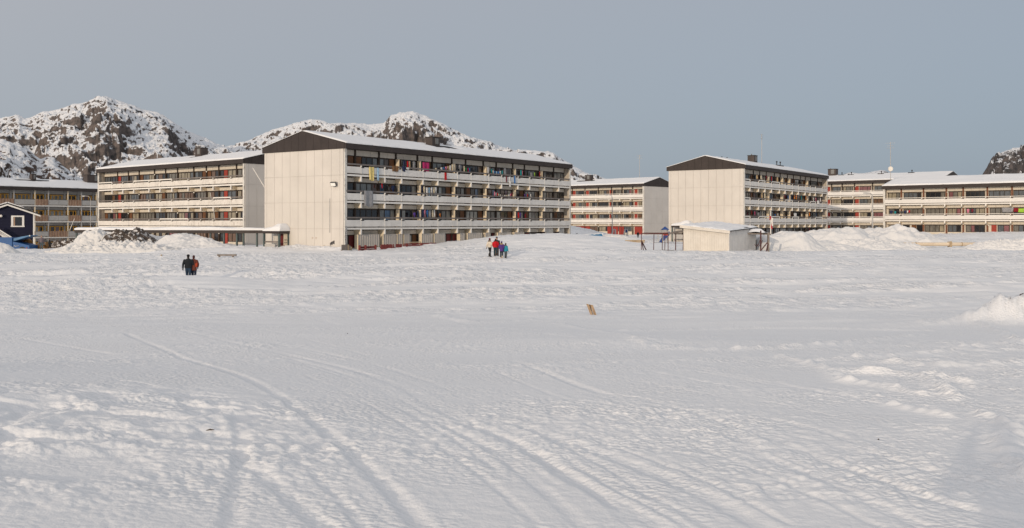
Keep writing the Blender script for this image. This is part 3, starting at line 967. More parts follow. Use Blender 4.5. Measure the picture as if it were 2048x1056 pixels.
def facade(B, fins, st, doors=(), seed=0, screens=(), grounddoors=(), parts_x=(), floors=None):
    """st: dict of the look. fins/doors are local x positions"""
    rg = rnd(seed)
    L, H, n, R = B.L, B.H, B.n, st.get('R', 0.9)
    o = B.o
    fins = sorted(fins)
    edges = [0.22] + fins + [L - 0.22]
    box('core_wall', M[st['backing']], o, 0.23, L - 0.23, R + 0.06, R + 0.26, -1.5, H + .02)
    MB().box(0.23, L - 0.23, R + .27, B.D - .04, -1.5, H + .3).build('rear_core', M['gable'], o)
    for k in range(n):
        z = B.floor(k)
        head = z + 2.05
        ceil = z + 2.9 - 0.32 if k < n - 1 else H + 0.02
        if k > 0:
            box('balcony_slab', M['white'], o, 0.23, L - 0.23, 0.02, R + 0.05, z - 0.16, z - 0.01)
            box('edge_beam', M['white'], o, 0.23, L - 0.23, -0.12, 0.02, z - 0.22, z - 0.02)
        for i in range(len(edges) - 1):
            a, b = edges[i], edges[i + 1]
            if b - a < 0.35:
                continue
            if k > 0:
                if st.get('slats') and (i + (k == 1)) % 2 == 0:
                    w = b - a - .16
                    ns = max(4, int(w / 0.17))
                    for q in range(ns):
                        xa = a + .08 + w * q / ns
                        box('balcony_board', M['slat'] if (q * 7 + i + k) % 3 else M['slat_b'], o, xa + .008, xa + w / ns - .008, -.12 - .01 * ((q * 5) % 3), -.085, z + .0 - .02 * ((q * 3) % 4), z + 1.05 + .02 * ((q * 7) % 4))
                    box('board_rail', M['steel_pale'], o, a + .05, b - .05, -.08, -.03, z + .8, z + .88)
                elif st.get('slats'):
                    for q in range(2):
                        xa, xb = a + .08 + (b - a - .16) * q / 2, a + .08 + (b - a - .16) * (q + 1) / 2
                        box('parapet_panel', M['grey_panel'], o, xa + .015, xb - .015, -.1, -.06, z + .12, z + 1.0)
                    box('board_rail', M['steel'], o, a + .05, b - .05, -.08, -.03, z + 1.02, z + 1.1)
                else:
                    top = st.get('ptop', 0.82)
                    box('parapet_panel', M[st['parapet']], o, a + .012, b - .012, -.13 - .012 * rg.random(), -.03, z + .10, z + top)
                    snowy = rg.random() < st.get('white_rail', 0.0)
                    box('handrail', M['rail_white' if snowy else 'rail'], o, a + .01, b - .01, -.14, -.07, z + top + .17, z + top + .17 + (.09 if st.get('thin_rail') else .17))
            # wall above the windows
            u0, u1 = a + .09, b - .09
            npan = 1 if not st.get('split') else max(1, int(round((u1 - u0) / 1.25)))
            for q in range(npan):
                box('upper_panel', M[st['upper']], o, u0 + (u1 - u0) * q / npan + .012, u0 + (u1 - u0) * (q + 1) / npan - .012, R - .06, R + .05, head + .06, ceil - .01)
            # lintel board
            box('lintel', M['post'], o, a + .09, b - .09, R - .05, R + .055, head - .03, head + .05)
            if k == 0 and st.get('blind_ground'):
                continue
            # doors of this bay
            dd = [(d, m) for (d, m) in (doors if k > 0 else list(grounddoors)) if a + .3 < d < b - .05]
            if not dd and k > 0 and rg.random() < st.get('brown_door', 0.6):
                dd = [(b - .62 if rg.random() < .5 else a + .62, 'door_brown')]
            spans, x = [], a + .12
            for d, m in sorted(dd):
                dw = .40
                box('door', M[m], o, d - dw, d + dw, R - .03, R + .055, z + .02, head - .04)
                if d - dw - .08 - x > .5:
                    spans.append((x, d - dw - .08))
                x = d + dw + .08
            if b - .12 - x > .5:
                spans.append((x, b - .12))
            sill = z + (st.get('sill', 0.45) if k > 0 else st.get('gsill', st.get('sill', 0.45)))
            for (p, q) in spans:
                if st.get('cream_between') and q - p > 1.3:
                    p, q = p + rg.choice([.1, .25]), q - rg.choice([.1, .25])
                window(o, rg, p, q, R + .01, sill, head - .05, M[st.get('frame', 'frame')], PANE_SETS[st['panes']], None, st.get('bar', .07))
                box('spandrel', M[st.get('spandrel', 'upper')], o, p, q, R - .02, R + .055, z + .0, sill - .02)
    for j, f in enumerate(fins):
        for k in range(n):
            z = B.floor(k)
            ceil = z + 2.9 - 0.24 if k < n - 1 else H
            # timber post on the wall
            box('wall_post', M[st.get('post', 'post')], o, f - .13, f + .13, R - .14, R + .055, z + (0 if k else -1.0), ceil if k == n - 1 else z + 2.05)
            if k < n - 1 and st.get('fin'):
                d0 = st.get('fin_drop', .52)
                box('fin', M['shade_wall'], o, f - .055, f + .055, 0.0, R + .055, ceil - d0, ceil)
                box('fin_edge', M['white'], o, f - .085, f + .085, -.15, -.001, ceil - d0, ceil + .12)
            if k > 0 and not st.get('slats'):
                top = st.get('ptop', 0.82)
                box('rail_post', M['rail_white'], o, f - .07, f + .07, -.16, -.02, z + .08, z + top + .17)
                if st.get('slots'):
                    box('rail_bracket', M['slot'], o, f - .05, f + .42, -.165, -.14, z + top - .09, z + top - .01)
            if st.get('slats'):
                box('balcony_post', M['shade_wall'] if j % 2 else M['steel_pale'], o, f - .09, f + .09, -.05, .06, z, z + 2.7)
            if (j in parts_x) and k > 0:
                box('partition', M['shade_wall'], o, f - .05, f + .05, .28, R - .15, z, z + 2.05)
            if st.get('globes') and (k * 3 + j * 5) % 4 == 0:
                MB().ball((0, 0, 0), .11, 8, 6).build('wall_lamp', M['lamp_globe'], o, (f + .2, R - .2, z + 1.95), smooth=True)

# ------------------------------------------------------------------ the blocks
def corner(px, d):
    return (px_x(px, d), d)
def along(p, ang, L):
    return (p[0] + math.cos(ang) * L, p[1] + math.sin(ang) * L)
ANG = math.atan2(.818, .575)

# big block in the middle
pA = corner(688, 102)
BA = Block('big central white apartment block with washing on its balconies and a blank cream gable', pA, along(pA, ANG, 46.2), 0.0)
finsA = [2.5, 6.3, 9.13, 12.93, 15.68, 19.45, 22.25, 26.0, 28.85, 32.66, 35.5, 39.25, 43.0]
ST_A = dict(fin=True, parapet='parapet', upper='upper', backing='backing', panes='shade', split=True, slots=True, sill=.42, brown_door=.55, blind_ground=False, gsill=.9)
gd = [(BA.t(px, .9), m) for px, m in ((703, 'door_darkred'), (762, 'door_brown'), (829, 'door_brown'), (897, 'door_darkred'), (909, 'door_darkred'), (987, 'door_darkred'),
                                      (1054, 'door_darkred'), (1086, 'door_darkred'), (1112, 'door_darkred'))]
facade(BA, finsA, ST_A, (), 11, grounddoors=gd, parts_x=(2, 3, 5, 7, 9, 11))
gable(BA, 0.0, -1, M['gable'])
gable(BA, BA.L, 1, M['gable'])
chA = BA.t(868, 5.0)
roof(BA, 0.2, 21, patches=[(chA + 1.2, 4.6, 2.8, 1.3)])
chimney(BA, chA, 5.2, 1.5, 1.1, 1.0)
# ribbed store screens along the ground floor
def screen(B, px0, px1, z0, z1, m, yy=0.0):
    a, b = B.t(px0, yy), B.t(px1, yy)
    n = max(4, int((b - a) / 0.09))
    v, f = [], []
    for i in range(n + 1):
        x = a + (b - a) * i / n
        y = yy + (0.0 if i % 4 < 2 else 0.035)
        v += [(x, y, z0), (x, y, z1)]
    f = [(2 * i, 2 * i + 2, 2 * i + 3, 2 * i + 1) for i in range(n)]
    k = len(v)
    v += [(a, yy + .06, z0), (b, yy + .06, z0), (b, yy + .06, z1), (a, yy + .06, z1)]
    f += [(k + 3, k + 2, k + 1, k), (0, 1, k + 3, k), (2 * n, k + 1, k + 2, 2 * n + 1)]
    s = MB().add(v, f).build('store_screen', m, B.o)
    box('screen_post', M['shade_wall'], B.o, a - .06, a, yy - .02, yy + .5, z0, z1)
for p, q in ((716.5, 759), (767, 793), (795.5, 805), (808.5, 820), (844, 866), (869, 891), (920.5, 930), (935.5, 965), (971, 981), (996, 1023), (1029, 1049)):
    screen(BA, p, q, -0.6, 1.98, M['screen'], .05)
for p, q in ((1091, 1106), (1119, 1128)):
    box('store_wall', M['grey_panel'], BA.o, BA.t(p, .1), BA.t(q, .1), .06, .14, -.8, 2.5)
    x0, x1 = BA.t(p, .1), BA.t(q, .1)
    r = rnd(int(p))
    b = MB()
    pts = []
    for i in range(15):
        pts.append((x0 + (x1 - x0) * (.15 + .055 * i + .05 * r.random()), .052, .95 + .45 * r.random()))
    for i in range(14):
        b.bar(pts[i], pts[i + 1], .035, .016)
    b.build('graffiti', M['graffiti'], BA.o)
# tags sprayed on the gable and its corner
r = rnd(5)
b = MB()
for i in range(11):
    zz = .45 + i * .23
    b.bar((0.05 + .2 * r.random(), -.146, zz), (0.05 + .22 * r.random(), -.146, zz + .2), .05, .012)
    b.bar((0.02 + .2 * r.random(), -.149, zz + .1), (0.05 + .25 * r.random(), -.149, zz + .02), .05, .012)
b.build('corner_graffiti', M['graffiti'], BA.o)
b = MB()
for i in range(7):
    b.box(-.083, -.074, 1.35 + .1 * i, 1.43 + .1 * i, .95 + .05 * (i % 3) - .03 * i, 1.35 - .04 * i + .03 * (i % 2))
b.build('gable_graffiti', M['graffiti'], BA.o)
b = MB()
for cy in (2.9, 4.2, 4.75, 6.8, 7.25):
    zc = 1.6 if cy in (4.2, 4.75) else .75
    pts = [(-.079, cy + .1 * math.cos(t), zc + .08 * math.sin(t)) for t in np.linspace(0, 6.0, 7)]
    for i in range(6):
        b.bar(pts[i], pts[i + 1], .05, .012)
b.build('faded_graffiti', M['graffiti_faint'], BA.o)
b = MB().bar((-.1, 2.05, 2.2), (-.1, 2.05, 5.9), .06).build('cable_duct', M['steel_pale'], BA.o)
# floodlight on the gable
fl = MB().box(-.12, .12, -.34, .34, -.22, .22).build('floodlight', M['steel'], BA.o, (-.42, 1.15, 7.45), (0, -0.5, 0.25))
MB().box(-.15, -.121, -.29, .29, -.17, .17).build('floodlight_lens', mat('floodlight_glass', (.9, .88, .82), .12, .05, 2.0, spec=.8), fl)  # near-white lens colour stands for the sunlight it reflects
MB().tube([(.1, 0, 0), (.25, 0, -.2), (.1, -.05, -.42), (.33, .1, -.45)], .03).build('floodlight_cable', M['steel'], fl)
# bare pole sticking out of the far gable edge
MB().tube([(-.1, 12.6, 7.3), (-.9, 13.75, 9.6)], [.05, .035]).build('bracket_pole', M['rail_white'], BA.o)

# block behind on the left, its facade in the sun
BB = Block('long left apartment block with red doors and peeling sunlit parapets behind the covered walkway', corner(197, 152.5), corner(490, 127.5), 0.0)
finsB = [BB.t(px) for px in (225.5, 247, 268.6, 299.3, 321.4, 345.2, 377.7, 402.7, 427.7, 463)]
ST_B = dict(fin=True, parapet='parapet_b', upper='upper_lit', backing='backing', panes='lit', split=True, slots=True, sill=.42, brown_door=.35, globes=True, white_rail=.22, spandrel='upper_lit', gsill=.8)
doorsB = [(BB.t(px, .9), 'door_red') for px in (239.5, 312, 391, 452)]
facade(BB, finsB, ST_B, doorsB, 23, grounddoors=doorsB)
gable(BB, 0.0, -1, M['gable'])
gable(BB, BB.L, 1, M['gable_grey'])
cB = BB.t(403, 6.0)
roof(BB, 0.26, 31, patches=[(cB - .8, 5.2, 1.8, 1.0)])
chimney(BB, cB, 6.0, 1.6, 1.2, 1.2)

# far left block with timber balconies
pC = corner(0, 167)
pC0 = along(pC, ANG, -14)
BC = Block('far left grey apartment block with yellow window frames and timber balconies', pC0, along(pC, ANG, 36), -2.1)
finsC = [BC.t(px) for px in (-45, -14, 28, 70, 97, 136, 163, 193, 214)]
ST_C = dict(slats=True, parapet='parapet', upper='grey_panel', backing='grey_panel', panes='shade', frame='frame_yellow', post='grey_panel', sill=.75, brown_door=0, bar=.13, R=1.2, spandrel='grey_panel', cream_between=True)
facade(BC, finsC, ST_C, (), 37)
gable(BC, 0.0, -1, M['grey_panel'])
gable(BC, BC.L, 1, M['grey_panel'])
roof(BC, 0.25, 41, patches=[(BC.t(66, 5.5), 5.2, 3.2, .8)])
chimney(BC, BC.t(66, 5.8), 5.8, .8, .8, 1.1, False)
chimney(BC, BC.t(190, 5.0), 5.0, 4.0, 1.4, 1.5, False)

# block behind the big one to the right, red ground floor
pD = corner(1288, 220)
LD = 40.0
dD = (.74, -.67)
BD = Block('middle distance apartment block with red doors and a dark red ground floor', (pD[0] - dD[0] * LD, pD[1] - dD[1] * LD), pD, 0.5)
finsD = [BD.t(px) for px in (1080, 1112, 1140, 1165.5, 1192, 1218.5, 1239.7, 1261)]
ST_D = dict(parapet='parapet_clean', upper='upper_lit', backing='backing_cream', panes='lit', thin_rail=True, white_rail=1.0, split=True, sill=.85, brown_door=0, spandrel='upper_lit', cream_between=True, R=1.0, fin=True, fin_drop=.3, globes=True)
doorsD = [(BD.t(px, 1.0), 'door_red') for px in (1121, 1148.5, 1175, 1222, 1272)]
facade(BD, finsD, ST_D, doorsD, 43, grounddoors=doorsD)
for p, q in ((1140, 1180), (1215, 1236), (1238, 1248), (1270, 1287)):
    box('red_cladding', M['red_wall'], BD.o, BD.t(p, .9), BD.t(q, .9), .86, .94, -1, 1.85)
gable(BD, 0.0, -1, M['gable'])
gable(BD, BD.L, 1, M['gable_grey'], cols=6)
cD = BD.t(1178, 5.5)
roof(BD, 0.28, 51, patches=[(cD - .8, 5.0, 3.0, .9)])
chimney(BD, cD, 5.6, 1.7, 1.2, 1.3)
antenna(BD, BD.t(1279, 6.3), 6.35, 5.6)

# gabled block right of the middle
pE = corner(1487, 147.7)
BE = Block('right hand apartment block with crowded washing and a blank cream gable behind the shed', pE, along(pE, math.atan2(.82, .572), 43.2), 0.45)
finsE = [BE.t(px) for px in (1499, 1516.4, 1529, 1542, 1558, 1569.4, 1583.8, 1596, 1609.5, 1619.4, 1630, 1643.6)]
facade(BE, finsE, dict(ST_A, parapet='parapet_clean', white_rail=.3), (), 59, grounddoors=[(BE.t(px, .9), 'door_darkred') for px in (1586, 1619)], parts_x=(3, 5, 6, 9))
gable(BE, 0.0, -1, M['gable'])
gable(BE, BE.L, 1, M['gable'])
roof(BE, 0.24, 61)
chimney(BE, BE.t(1505, 6.0), 6.0, 1.6, 1.2, 1.2)
antenna(BE, BE.t(1523.5, 6.3), 6.3, 5.4)
for px in (1443.5, 1454):
    roof_vent(BE, BE.t(px, 7.5), 7.5, .5)
for px in (1553.5, 1560.5):
    roof_vent(BE, BE.t(px, 5.8), 5.8, .7)

# two blocks at the right edge
pF = (80.6, 208.0)
pF1 = (90.3, 199.2)
BF = Block('apartment block half hidden between the right gabled block and the three storey block', (pF1[0] - .74 * 32, pF1[1] + .67 * 32), pF1, 0.8)
finsF = [BF.t(px) for px in (1640, 1660, 1681, 1706, 1742, 1768)]
facade(BF, finsF, dict(ST_D), [(BF.t(px, 1.0), 'door_red') for px in (1657, 1714)], 67, grounddoors=[(BF.t(px, 1.0), 'door_red') for px in (1657, 1714)])
gable(BF, 0.0, -1, M['gable'], cols=6)
gable(BF, BF.L, 1, M['gable_grey'], cols=6)
roof(BF, 0.25, 71)
chimney(BF, BF.t(1666, 6), 6.0, 1.9, 1.3, 1.5)
for px in (1684, 1703, 1763, 1824):
    roof_vent(BF, BF.t(px, 5.8), 5.8, .5)
pG = corner(1767, 172.7)
BG = Block('long three storey white apartment block with brown posts at the right edge', pG, (pG[0] + .74 * 40, pG[1] - .67 * 40), 1.0, n=3)
finsG = [BG.t(px) for px in (1799.4, 1843.8, 1889.7, 1923.4, 1971.8, 2021.4)] + [BG.t(2021.4) + 3.75, BG.t(2021.4) + 6.6, BG.t(2021.4) + 10.4, BG.t(2021.4) + 13.2]
ST_G = dict(parapet='parapet_clean', upper='upper_lit', backing='backing_cream', panes='lit', post='post_brown', white_rail=1.0, thin_rail=True, split=True, sill=.8, brown_door=0, spandrel='upper_lit', cream_between=True, fin=True, fin_drop=.35, slots=True, globes=True)
facade(BG, finsG, ST_G, (), 73, grounddoors=[(BG.t(1988, .9), 'door_red'), (BG.t(1828, .9), 'door_brown')])
gable(BG, 0.0, -1, M['gable'])
gable(BG, BG.L, 1, M['gable'])
roof(BG, 0.32, 81)
antenna(BG, BG.t(1781, 5.2), 5.2, 7.0, dish=True)
# ------------------------------------------------------------------ snow piles
def heap(px, d, top, rx, ry, seed, label, m=None, rot=0.0, group='ploughed snow piles in front of the blocks', **k):
    x = px_x(px, d)
    return pile('snow_pile', label, x, d, rx, ry, py_z(top, d) - float(macro(np.array([x]), np.array([d]))[0]), seed, m or SNOW_PILE, rot, group=group, **k)
heap(1566, 104, 456, 3.6, 3.0, 301, 'smooth tall snow pile just right of the flagpole')
heap(1612, 107, 474, 3.4, 2.6, 302, 'low shoulder of snow between the flagpole pile and the broad round pile')
heap(1672, 119, 450, 4.6, 3.6, 303, 'broad round topped snow pile in front of the gap between the right blocks')
heap(1655, 103, 487, 3.2, 1.6, 304, 'low front lobe of snow at the left end of the pipe')
heap(1734, 127, 450, 3.8, 3.0, 305, 'snow pile behind the right street lamp', lump=.4)
heap(1799, 123, 445, 4.3, 3.4, 306, 'pointed snow pile with stained lumps in front of the three storey block', lump=.4, sharp=1.3)
heap(1738, 107, 477, 4.6, 2.2, 307, 'low crumbly snow pile in front of the right street lamp', fine=.3)
heap(1852, 121, 469, 3.4, 2.6, 308, 'sloping snow pile right of the pointed pile')
heap(2020, 106, 480, 4.2, 1.8, 309, 'low lumpy snow pile at the right end of the pipe', fine=.4)
heap(250, 104, 459, 2.7, 2.6, 311, 'dark dirty snow heap full of earth in front of the covered walkway', SNOW_DIRTY, lump=.5, fine=.4)
heap(196, 105, 468, 3.0, 2.4, 312, 'pale lumpy snow heap left of the dirty heap', snow_material('lightly_soiled_snow', dirt=.12, b1=.8, tint=(0.65, 0.635, 0.615)), lump=.5, fine=.45)
heap(225, 100, 489, 4.6, 2.0, 313, 'low skirt of clods in front of the dirty heap', snow_material('cloddy_snow', dirt=.02, b1=.8, tint=(0.65, 0.635, 0.615)), lump=.5, fine=.6)
heap(322, 108, 471, 2.4, 2.2, 314, 'small snow heap between the dirty heap and the big clean pile', lump=.4, fine=.3)
heap(374, 105, 466, 3.3, 2.6, 315, 'clean grey snow pile in front of the walkway posts', lump=.3, fine=.2, sharp=1.4)
heap(0, 96, 484, 1.5, 1.5, 316, 'snow pile in front of the blue trailer at the left edge')
heap(131, 136, 480, 2.2, 1.6, 317, 'small rubbly snow heap beyond the two people at the left', SNOW_DIRTY, lump=.6, fine=.5)
heap(1240, 150, 466, 3.0, 2.2, 318, 'rounded snow pile beside the playground swings')
heap(1275, 112, 478, 1.6, 1.0, 319, 'thin snow cap behind the wooden boards', lump=.3)
heap(1180, 128, 473, 4.6, 2.0, 320, 'low drift in front of the blue tarpaulin')

# ------------------------------------------------------------------ walkway, porches
def walkway():
    a, b = Vector((px_x(151, 119), 119, 0)), Vector((px_x(530, 112.5), 112.5, 0))
    L = (b - a).length
    ang = math.atan2(b.y - a.y, b.x - a.x)
    o = thing('covered_walkway', 'long covered walkway with dark fascia and snowy roof beside the big block', 'walkway', (a.x, a.y, 0), ang)
    zt = 2.52
    box('fascia', M['fascia'], o, -.1, L, -.08, 0, zt - .5, zt)
    box('fascia', M['fascia'], o, -.1, -.02, 0.004, 2.2, zt - .5, zt)
    box('roof_deck', M['fascia'], o, 0, L, .004, 2.2, zt - .25, zt - .12)
    xs, ys = np.linspace(-.12, L + .02, 120), np.linspace(-.1, 2.25, 12)
    Y, X = np.meshgrid(ys, xs, indexing='ij')
    ed = np.minimum(np.minimum(Y + .1, 2.25 - Y), np.minimum(X + .12, L + .02 - X))
    Z = zt - .1 + np.clip(.16 + ed * .9, 0, .34) * (1 + .25 * perlin(X * .4, Y, 401)) * (0.75 + .25 * sstep(-.1, .5, perlin(X * .09, Y * 0 + 3, 402)))
    Z = np.pad(Z, 1, mode='edge')
    Z[0] = Z[-1] = Z[:, 0] = Z[:, -1] = zt - .14
    link('roof_snow', grid_mesh('walkway_snow', np.pad(X, 1, mode='edge'), np.pad(Y, 1, mode='edge'), Z, ROOF_SNOW), o)
    for px in (152, 420, 447, 473, 486, 513):
        u = (px - 1024) / FPX
        x = (u * a.y - a.x) / (math.cos(ang) - u * math.sin(ang))
        g = gz(a.x + x * math.cos(ang), a.y + x * math.sin(ang))
        box('post', M['green_post'], o, x - .09, x + .09, .02, .2, g - .3, zt - .5)
walkway()

def porch(B, y0, y1, p, label, seed):
    o = thing('entrance_porch', label, 'porch', B.w(0, y0), B.a, 'snow capped entrance porches')
    W = y1 - y0
    zt = 2.42
    for (x, y) in ((-p, 0.06), (-p, W), (-.18, 0.06)):
        box('post', M['green_post'], o, x - .1, x + .1, y - .1, y + .1, -.9, zt - .33)
    box('fascia', M['fascia'], o, -p - .14, -p - .06, -.1, W + .12, zt - .36, zt)
    box('fascia', M['fascia'], o, -p - .05, -.09, -.14, -.06, zt - .36, zt)
    box('roof_deck', M['bitumen'], o, -p - .05, -.09, -.055, W + .1, zt - .2, zt - .08)
    xs, ys = np.linspace(-p - .16, -.09, 26), np.linspace(-.18, W + .14, 40)
    Y, X = np.meshgrid(ys, xs, indexing='ij')
    ex = np.minimum(X + p + .16, 9)
    ey = np.minimum(Y + .18, W + .14 - Y)
    e = np.minimum(ex, ey * 1.2)
    Z = zt - .04 + (.14 + .66 * np.clip(e / .7, 0, 1) ** .55) * (.55 + .45 * sstep(W * .85, W * .25, Y)) * (1 + .1 * perlin(X * 1.4, Y * 1.4, seed))
    X2, Y2, Z2 = np.pad(X, 1, mode='edge'), np.pad(Y, 1, mode='edge'), np.pad(Z, 1, mode='edge')
    Z2[0] = Z2[-1] = Z2[:, 0] = Z2[:, -1] = zt - .07
    link('roof_snow', grid_mesh('porch_snow', X2, Y2, Z2, ROOF_SNOW), o)
    box('side_board', M['rail'], o, -p - .04, -p + .02, .17, W - .1, 1.05, 1.22)
    box('lower_panel', M['grey_panel'], o, -p - .03, -p + .03, .75, W - .1, .22, .9)
    box('return_panel', M['grey_panel'], o, -p + .1, -.28, .02, .06, -.1, .72)
    box('notice_panel', M['shade_wall'], o, -p + .62, -.28, .03, .07, .73, 2.05)
    b = MB()
    r = rnd(seed)
    for i in range(9):
        x = -p + .68 + .05 * i
        b.bar((x, .022, 1.0 + .03 * (i % 3)), (x + .04, .022, 1.1 - .04 * (i % 2)), .035, .012)
        b.bar((x, .022, 1.3 + .05 * (i % 2)), (x + .05, .022, 1.42 - .05 * (i % 3)), .035, .012)
    b.build('scribble', M['graffiti'], o)
    d = box('door', M['door_darkred'], o, -.16, -.09, .45, 1.35, -.5, 2.0)
    box('door_frame', M['slot'], o, -.13, -.085, .33, .449, -.5, 2.1)
    box('door_window', PANE_SETS['shade'][0][0], o, -.14, -.09, 1.36, 1.75, .2, 2.0)
    box('ceiling_lamp', M['lamp_globe'], o, -p * .6, -p * .6 + .2, .3, .5, zt - .3, zt - .21)
porch(BA, 8.55, 11.1, 1.45, 'snow capped porch with grey green posts at the gable of the big central block', 411)
porch(BE, 8.5, 11.4, 1.45, 'snow capped porch behind the shed at the gable of the right block', 412)

# ------------------------------------------------------------------ blue house, trailer, digger
def blue_house():
    d = 150.0
    xl, xr, xa = px_x(-38, d), px_x(67.5, d), px_x(15, d)
    o = thing('blue_house', 'dark blue wooden house with white trim and a square window at the left edge', 'house', (xa, d, -1.5), math.radians(26.5))
    W = (xr - xa) / 1.118
    blue = mat('dark_blue_boards', (0.006, 0.007, 0.024), 0.75, 0.15, 1.0)
    white = M['frame_white']
    ze, zr = 6.15, 7.55
    MB().prism([(-W, -1), (W, -1), (W, ze), (0, zr), (-W, ze)], 'y', 0.06, 8).build('house_body', blue, o)
    n = 17
    for i in range(n):
        z0, z1 = -.4 + 7.6 * i / n, -.4 + 7.6 * (i + 1) / n
        if z0 > zr - .3:
            break
        f = min(1.0, max(.05, (zr - z1 + .02) / (zr - ze)))
        w = W * (f if z1 > ze else 1)
        box('wall_board', blue, o, -w + .02, w - .02, 0.02 + .012 * (i % 2), .058, z0 + .012, z1 - .012)
    for s in (-1, 1):
        box('corner_board', white, o, s * W - .1, s * W + .1, -.03, .15, -.6, ze - .05)
        MB().prism([(0, zr - .08), (s * (W + .95), ze - .42), (s * (W + .95), ze - .18), (0, zr + .16)], 'y', -.5, -.42).build('barge_board', white, o)
        r = MB().prism([(0, zr + .17), (s * (W + .95), ze - .17), (s * (W + .95), ze - .02), (0, zr + .32)], 'y', -.46, 8.3).build('roof_side', M['bitumen'], o)
        sn = MB().prism([(s * .05, zr + .33), (s * (W * .62), zr + .33 - .62 * 1.42 * W / (W + .95) * 1.06), (s * (W * .62), zr + .40 - .62 * 1.42 * W / (W + .95) * 1.06), (s * .05, zr + .52)], 'y', -.3, 8.1).build('roof_snow', ROOF_SNOW, o)
    cx, cz = (px_x(35.2, d) - xa) / 1.118, py_z(442.5, d) + 1.5
    fr = MB()
    for (a, b, c, e) in ((-.92, .92, .68, .9), (-.98, .98, -.9, -.72), (-.92, -.62, -.72, .68), (.62, .92, -.72, .68)):
        fr.box(a, b, -.08, .03, c, e)
    w = fr.build('window', white, o, (cx, 0, cz))
    box('pane', PANE_SETS['shade'][0][0], w, -.62, .62, -.02, .02, -.72, .68)
    box('curtain', M['slat'], w, -.6, -.38, -.035, -.021, -.7, .66)
    MB().ball((0, 0, 0), .22, 8, 6).build('wall_lamp', M['lamp_globe'], o, ((px_x(2.5, d) - xa) / 1.118, -.3, py_z(432, d) + 1.5), smooth=True)
    box('base_panel', mat('green_base_panel', (0.035, 0.10, 0.07), .7), o, W - 1.9, W - .12, -.02, .015, -.4, .85)
    st = MB()
    for i in range(5):
        st.bar((px_x(-12 + i * 3, d) - xa, -1.3, py_z(462 + 2.2 * i - 8, d) + 1.5), (px_x(8 + i * 3, d) - xa, -1.3, py_z(474 + .6 * i, d) + 1.5), .1, .14)
    st.bar((px_x(-10, d) - xa, -1.3, py_z(452, d) + 1.5), (px_x(22, d) - xa, -1.3, py_z(474.5, d) + 1.5), .24, .2)
    st.bar((px_x(-14, d) - xa, -1.3, py_z(475, d) + 1.5), (px_x(22, d) - xa, -1.3, py_z(475, d) + 1.5), .2, .16)
    st.build('porch_stair', white, o)
blue_house()

def trailer():
    d = 122.0
    x0 = px_x(24, d)
    z0 = gz(x0, d)
    o = thing('blue_trailer', 'blue trailer with a raised tarpaulin lid parked in front of the blue house', 'trailer', (x0, d, z0))
    k = d / FPX
    blue = mat('blue_paint', (0.014, 0.08, 0.23), .5, .15, 1.0)
    b = py_z(503, d) - z0
    def q(px, py):
        return ((px - 24) * k, py_z(py, d) - z0)
    MB().prism([q(-25, 506), q(24, 500), q(24, 475), q(-25, 475)], 'y', 0, 2.6).build('high_body', blue, o)
    MB().prism([q(24.3, 502), q(33, 504), q(58, 504), q(57.5, 491), q(24.3, 483)], 'y', .1, 2.4).build('low_body', blue, o)
    MB().prism([q(25, 482), q(30, 481), q(58, 472), q(57, 470.6), q(40, 473.5), q(25, 477)], 'y', .2, 2.3).build('tarpaulin_lid', mat('light_blue_tarpaulin', (0.10, 0.20, 0.33), .7), o)
    MB().ball((q(57.5, 471.5)[0], .25, q(57.5, 471.5)[1]), .1, 8, 5).build('lid_knob', M['rail_white'], o)
    box('tail_light', M['door_red'], o, q(52, 495)[0], q(53.5, 495)[0], .06, .1, q(53, 498)[1], q(53, 494.5)[1])
    lg = MB()
    pts = [q(27, 493), q(28.5, 490.5), q(30, 493.5), q(31.5, 491.5), q(33, 493), q(34.5, 491.2), q(37, 491.6)]
    for i in range(6):
        lg.bar((pts[i][0], .085, pts[i][1]), (pts[i + 1][0], .085, pts[i + 1][1]), .05, .02)
    lg.build('white_lettering', M['rail_white'], o)
    for px in (-12, 4, 44):
        w = MB().tube([(q(px, 0)[0], .05, .25), (q(px, 0)[0], .4, .25)], .42, 14).build('wheel', M['black'], o)
trailer()
def digger():
    d = 124.0
    x0 = px_x(72, d)
    z0 = gz(x0, d)
    o = thing('yellow_digger', 'small dirty yellow digger with curved arm beside the blue trailer', 'digger', (x0, d, z0))
    k = d / FPX
    yel = mat('dirty_yellow_paint', (0.22, 0.10, 0.022), .6, .3, 2.0)
    def q(px, py):
        return ((px - 72) * k, py_z(py, d) - z0)
    a = MB()
    arc = [q(36, 489), q(38.5, 482), q(43, 478.5), q(50, 479), q(56, 484), q(58.5, 490), q(60.5, 497), q(62, 503)]
    for dx in (0.0, .5):
        a.tube([(p[0], .3 + dx, p[1]) for p in arc], [.16, .2, .22, .22, .2, .18, .16, .14], 6)
    a.build('curved_arm', yel, o)
    MB().prism([q(38, 489), q(43, 481), q(48, 483), q(45, 488)], 'y', .2, .9).build('bucket', yel, o)
    MB().prism([q(58, 504), q(88, 504), q(90, 499), q(86, 491), q(80, 492), q(77, 499), q(60, 499.5)], 'y', 0.05, 1.6).build('chassis', yel, o)
    MB().prism([q(68, 489), q(71, 488.5), q(80, 498), q(72, 498)], 'y', .3, .9).build('blade', yel, o)
    MB().prism([q(79, 498), q(79.5, 485), q(88, 485), q(89, 498)], 'y', .5, 1.5).build('cab', yel, o)
    MB().prism([q(80.2, 492), q(80.6, 486), q(86.8, 486), q(87.4, 492)], 'y', .46, .499).build('cab_window', PANE_SETS['shade'][0][0], o)
    for y in (-.25, 1.62):
        MB().prism([q(59, 506.5), q(61, 504.2), q(87, 504.2), q(89, 506.5), q(86, 508.5), q(62, 508.5)], 'y', y, y + .28).build('track', M['black'], o)
digger()

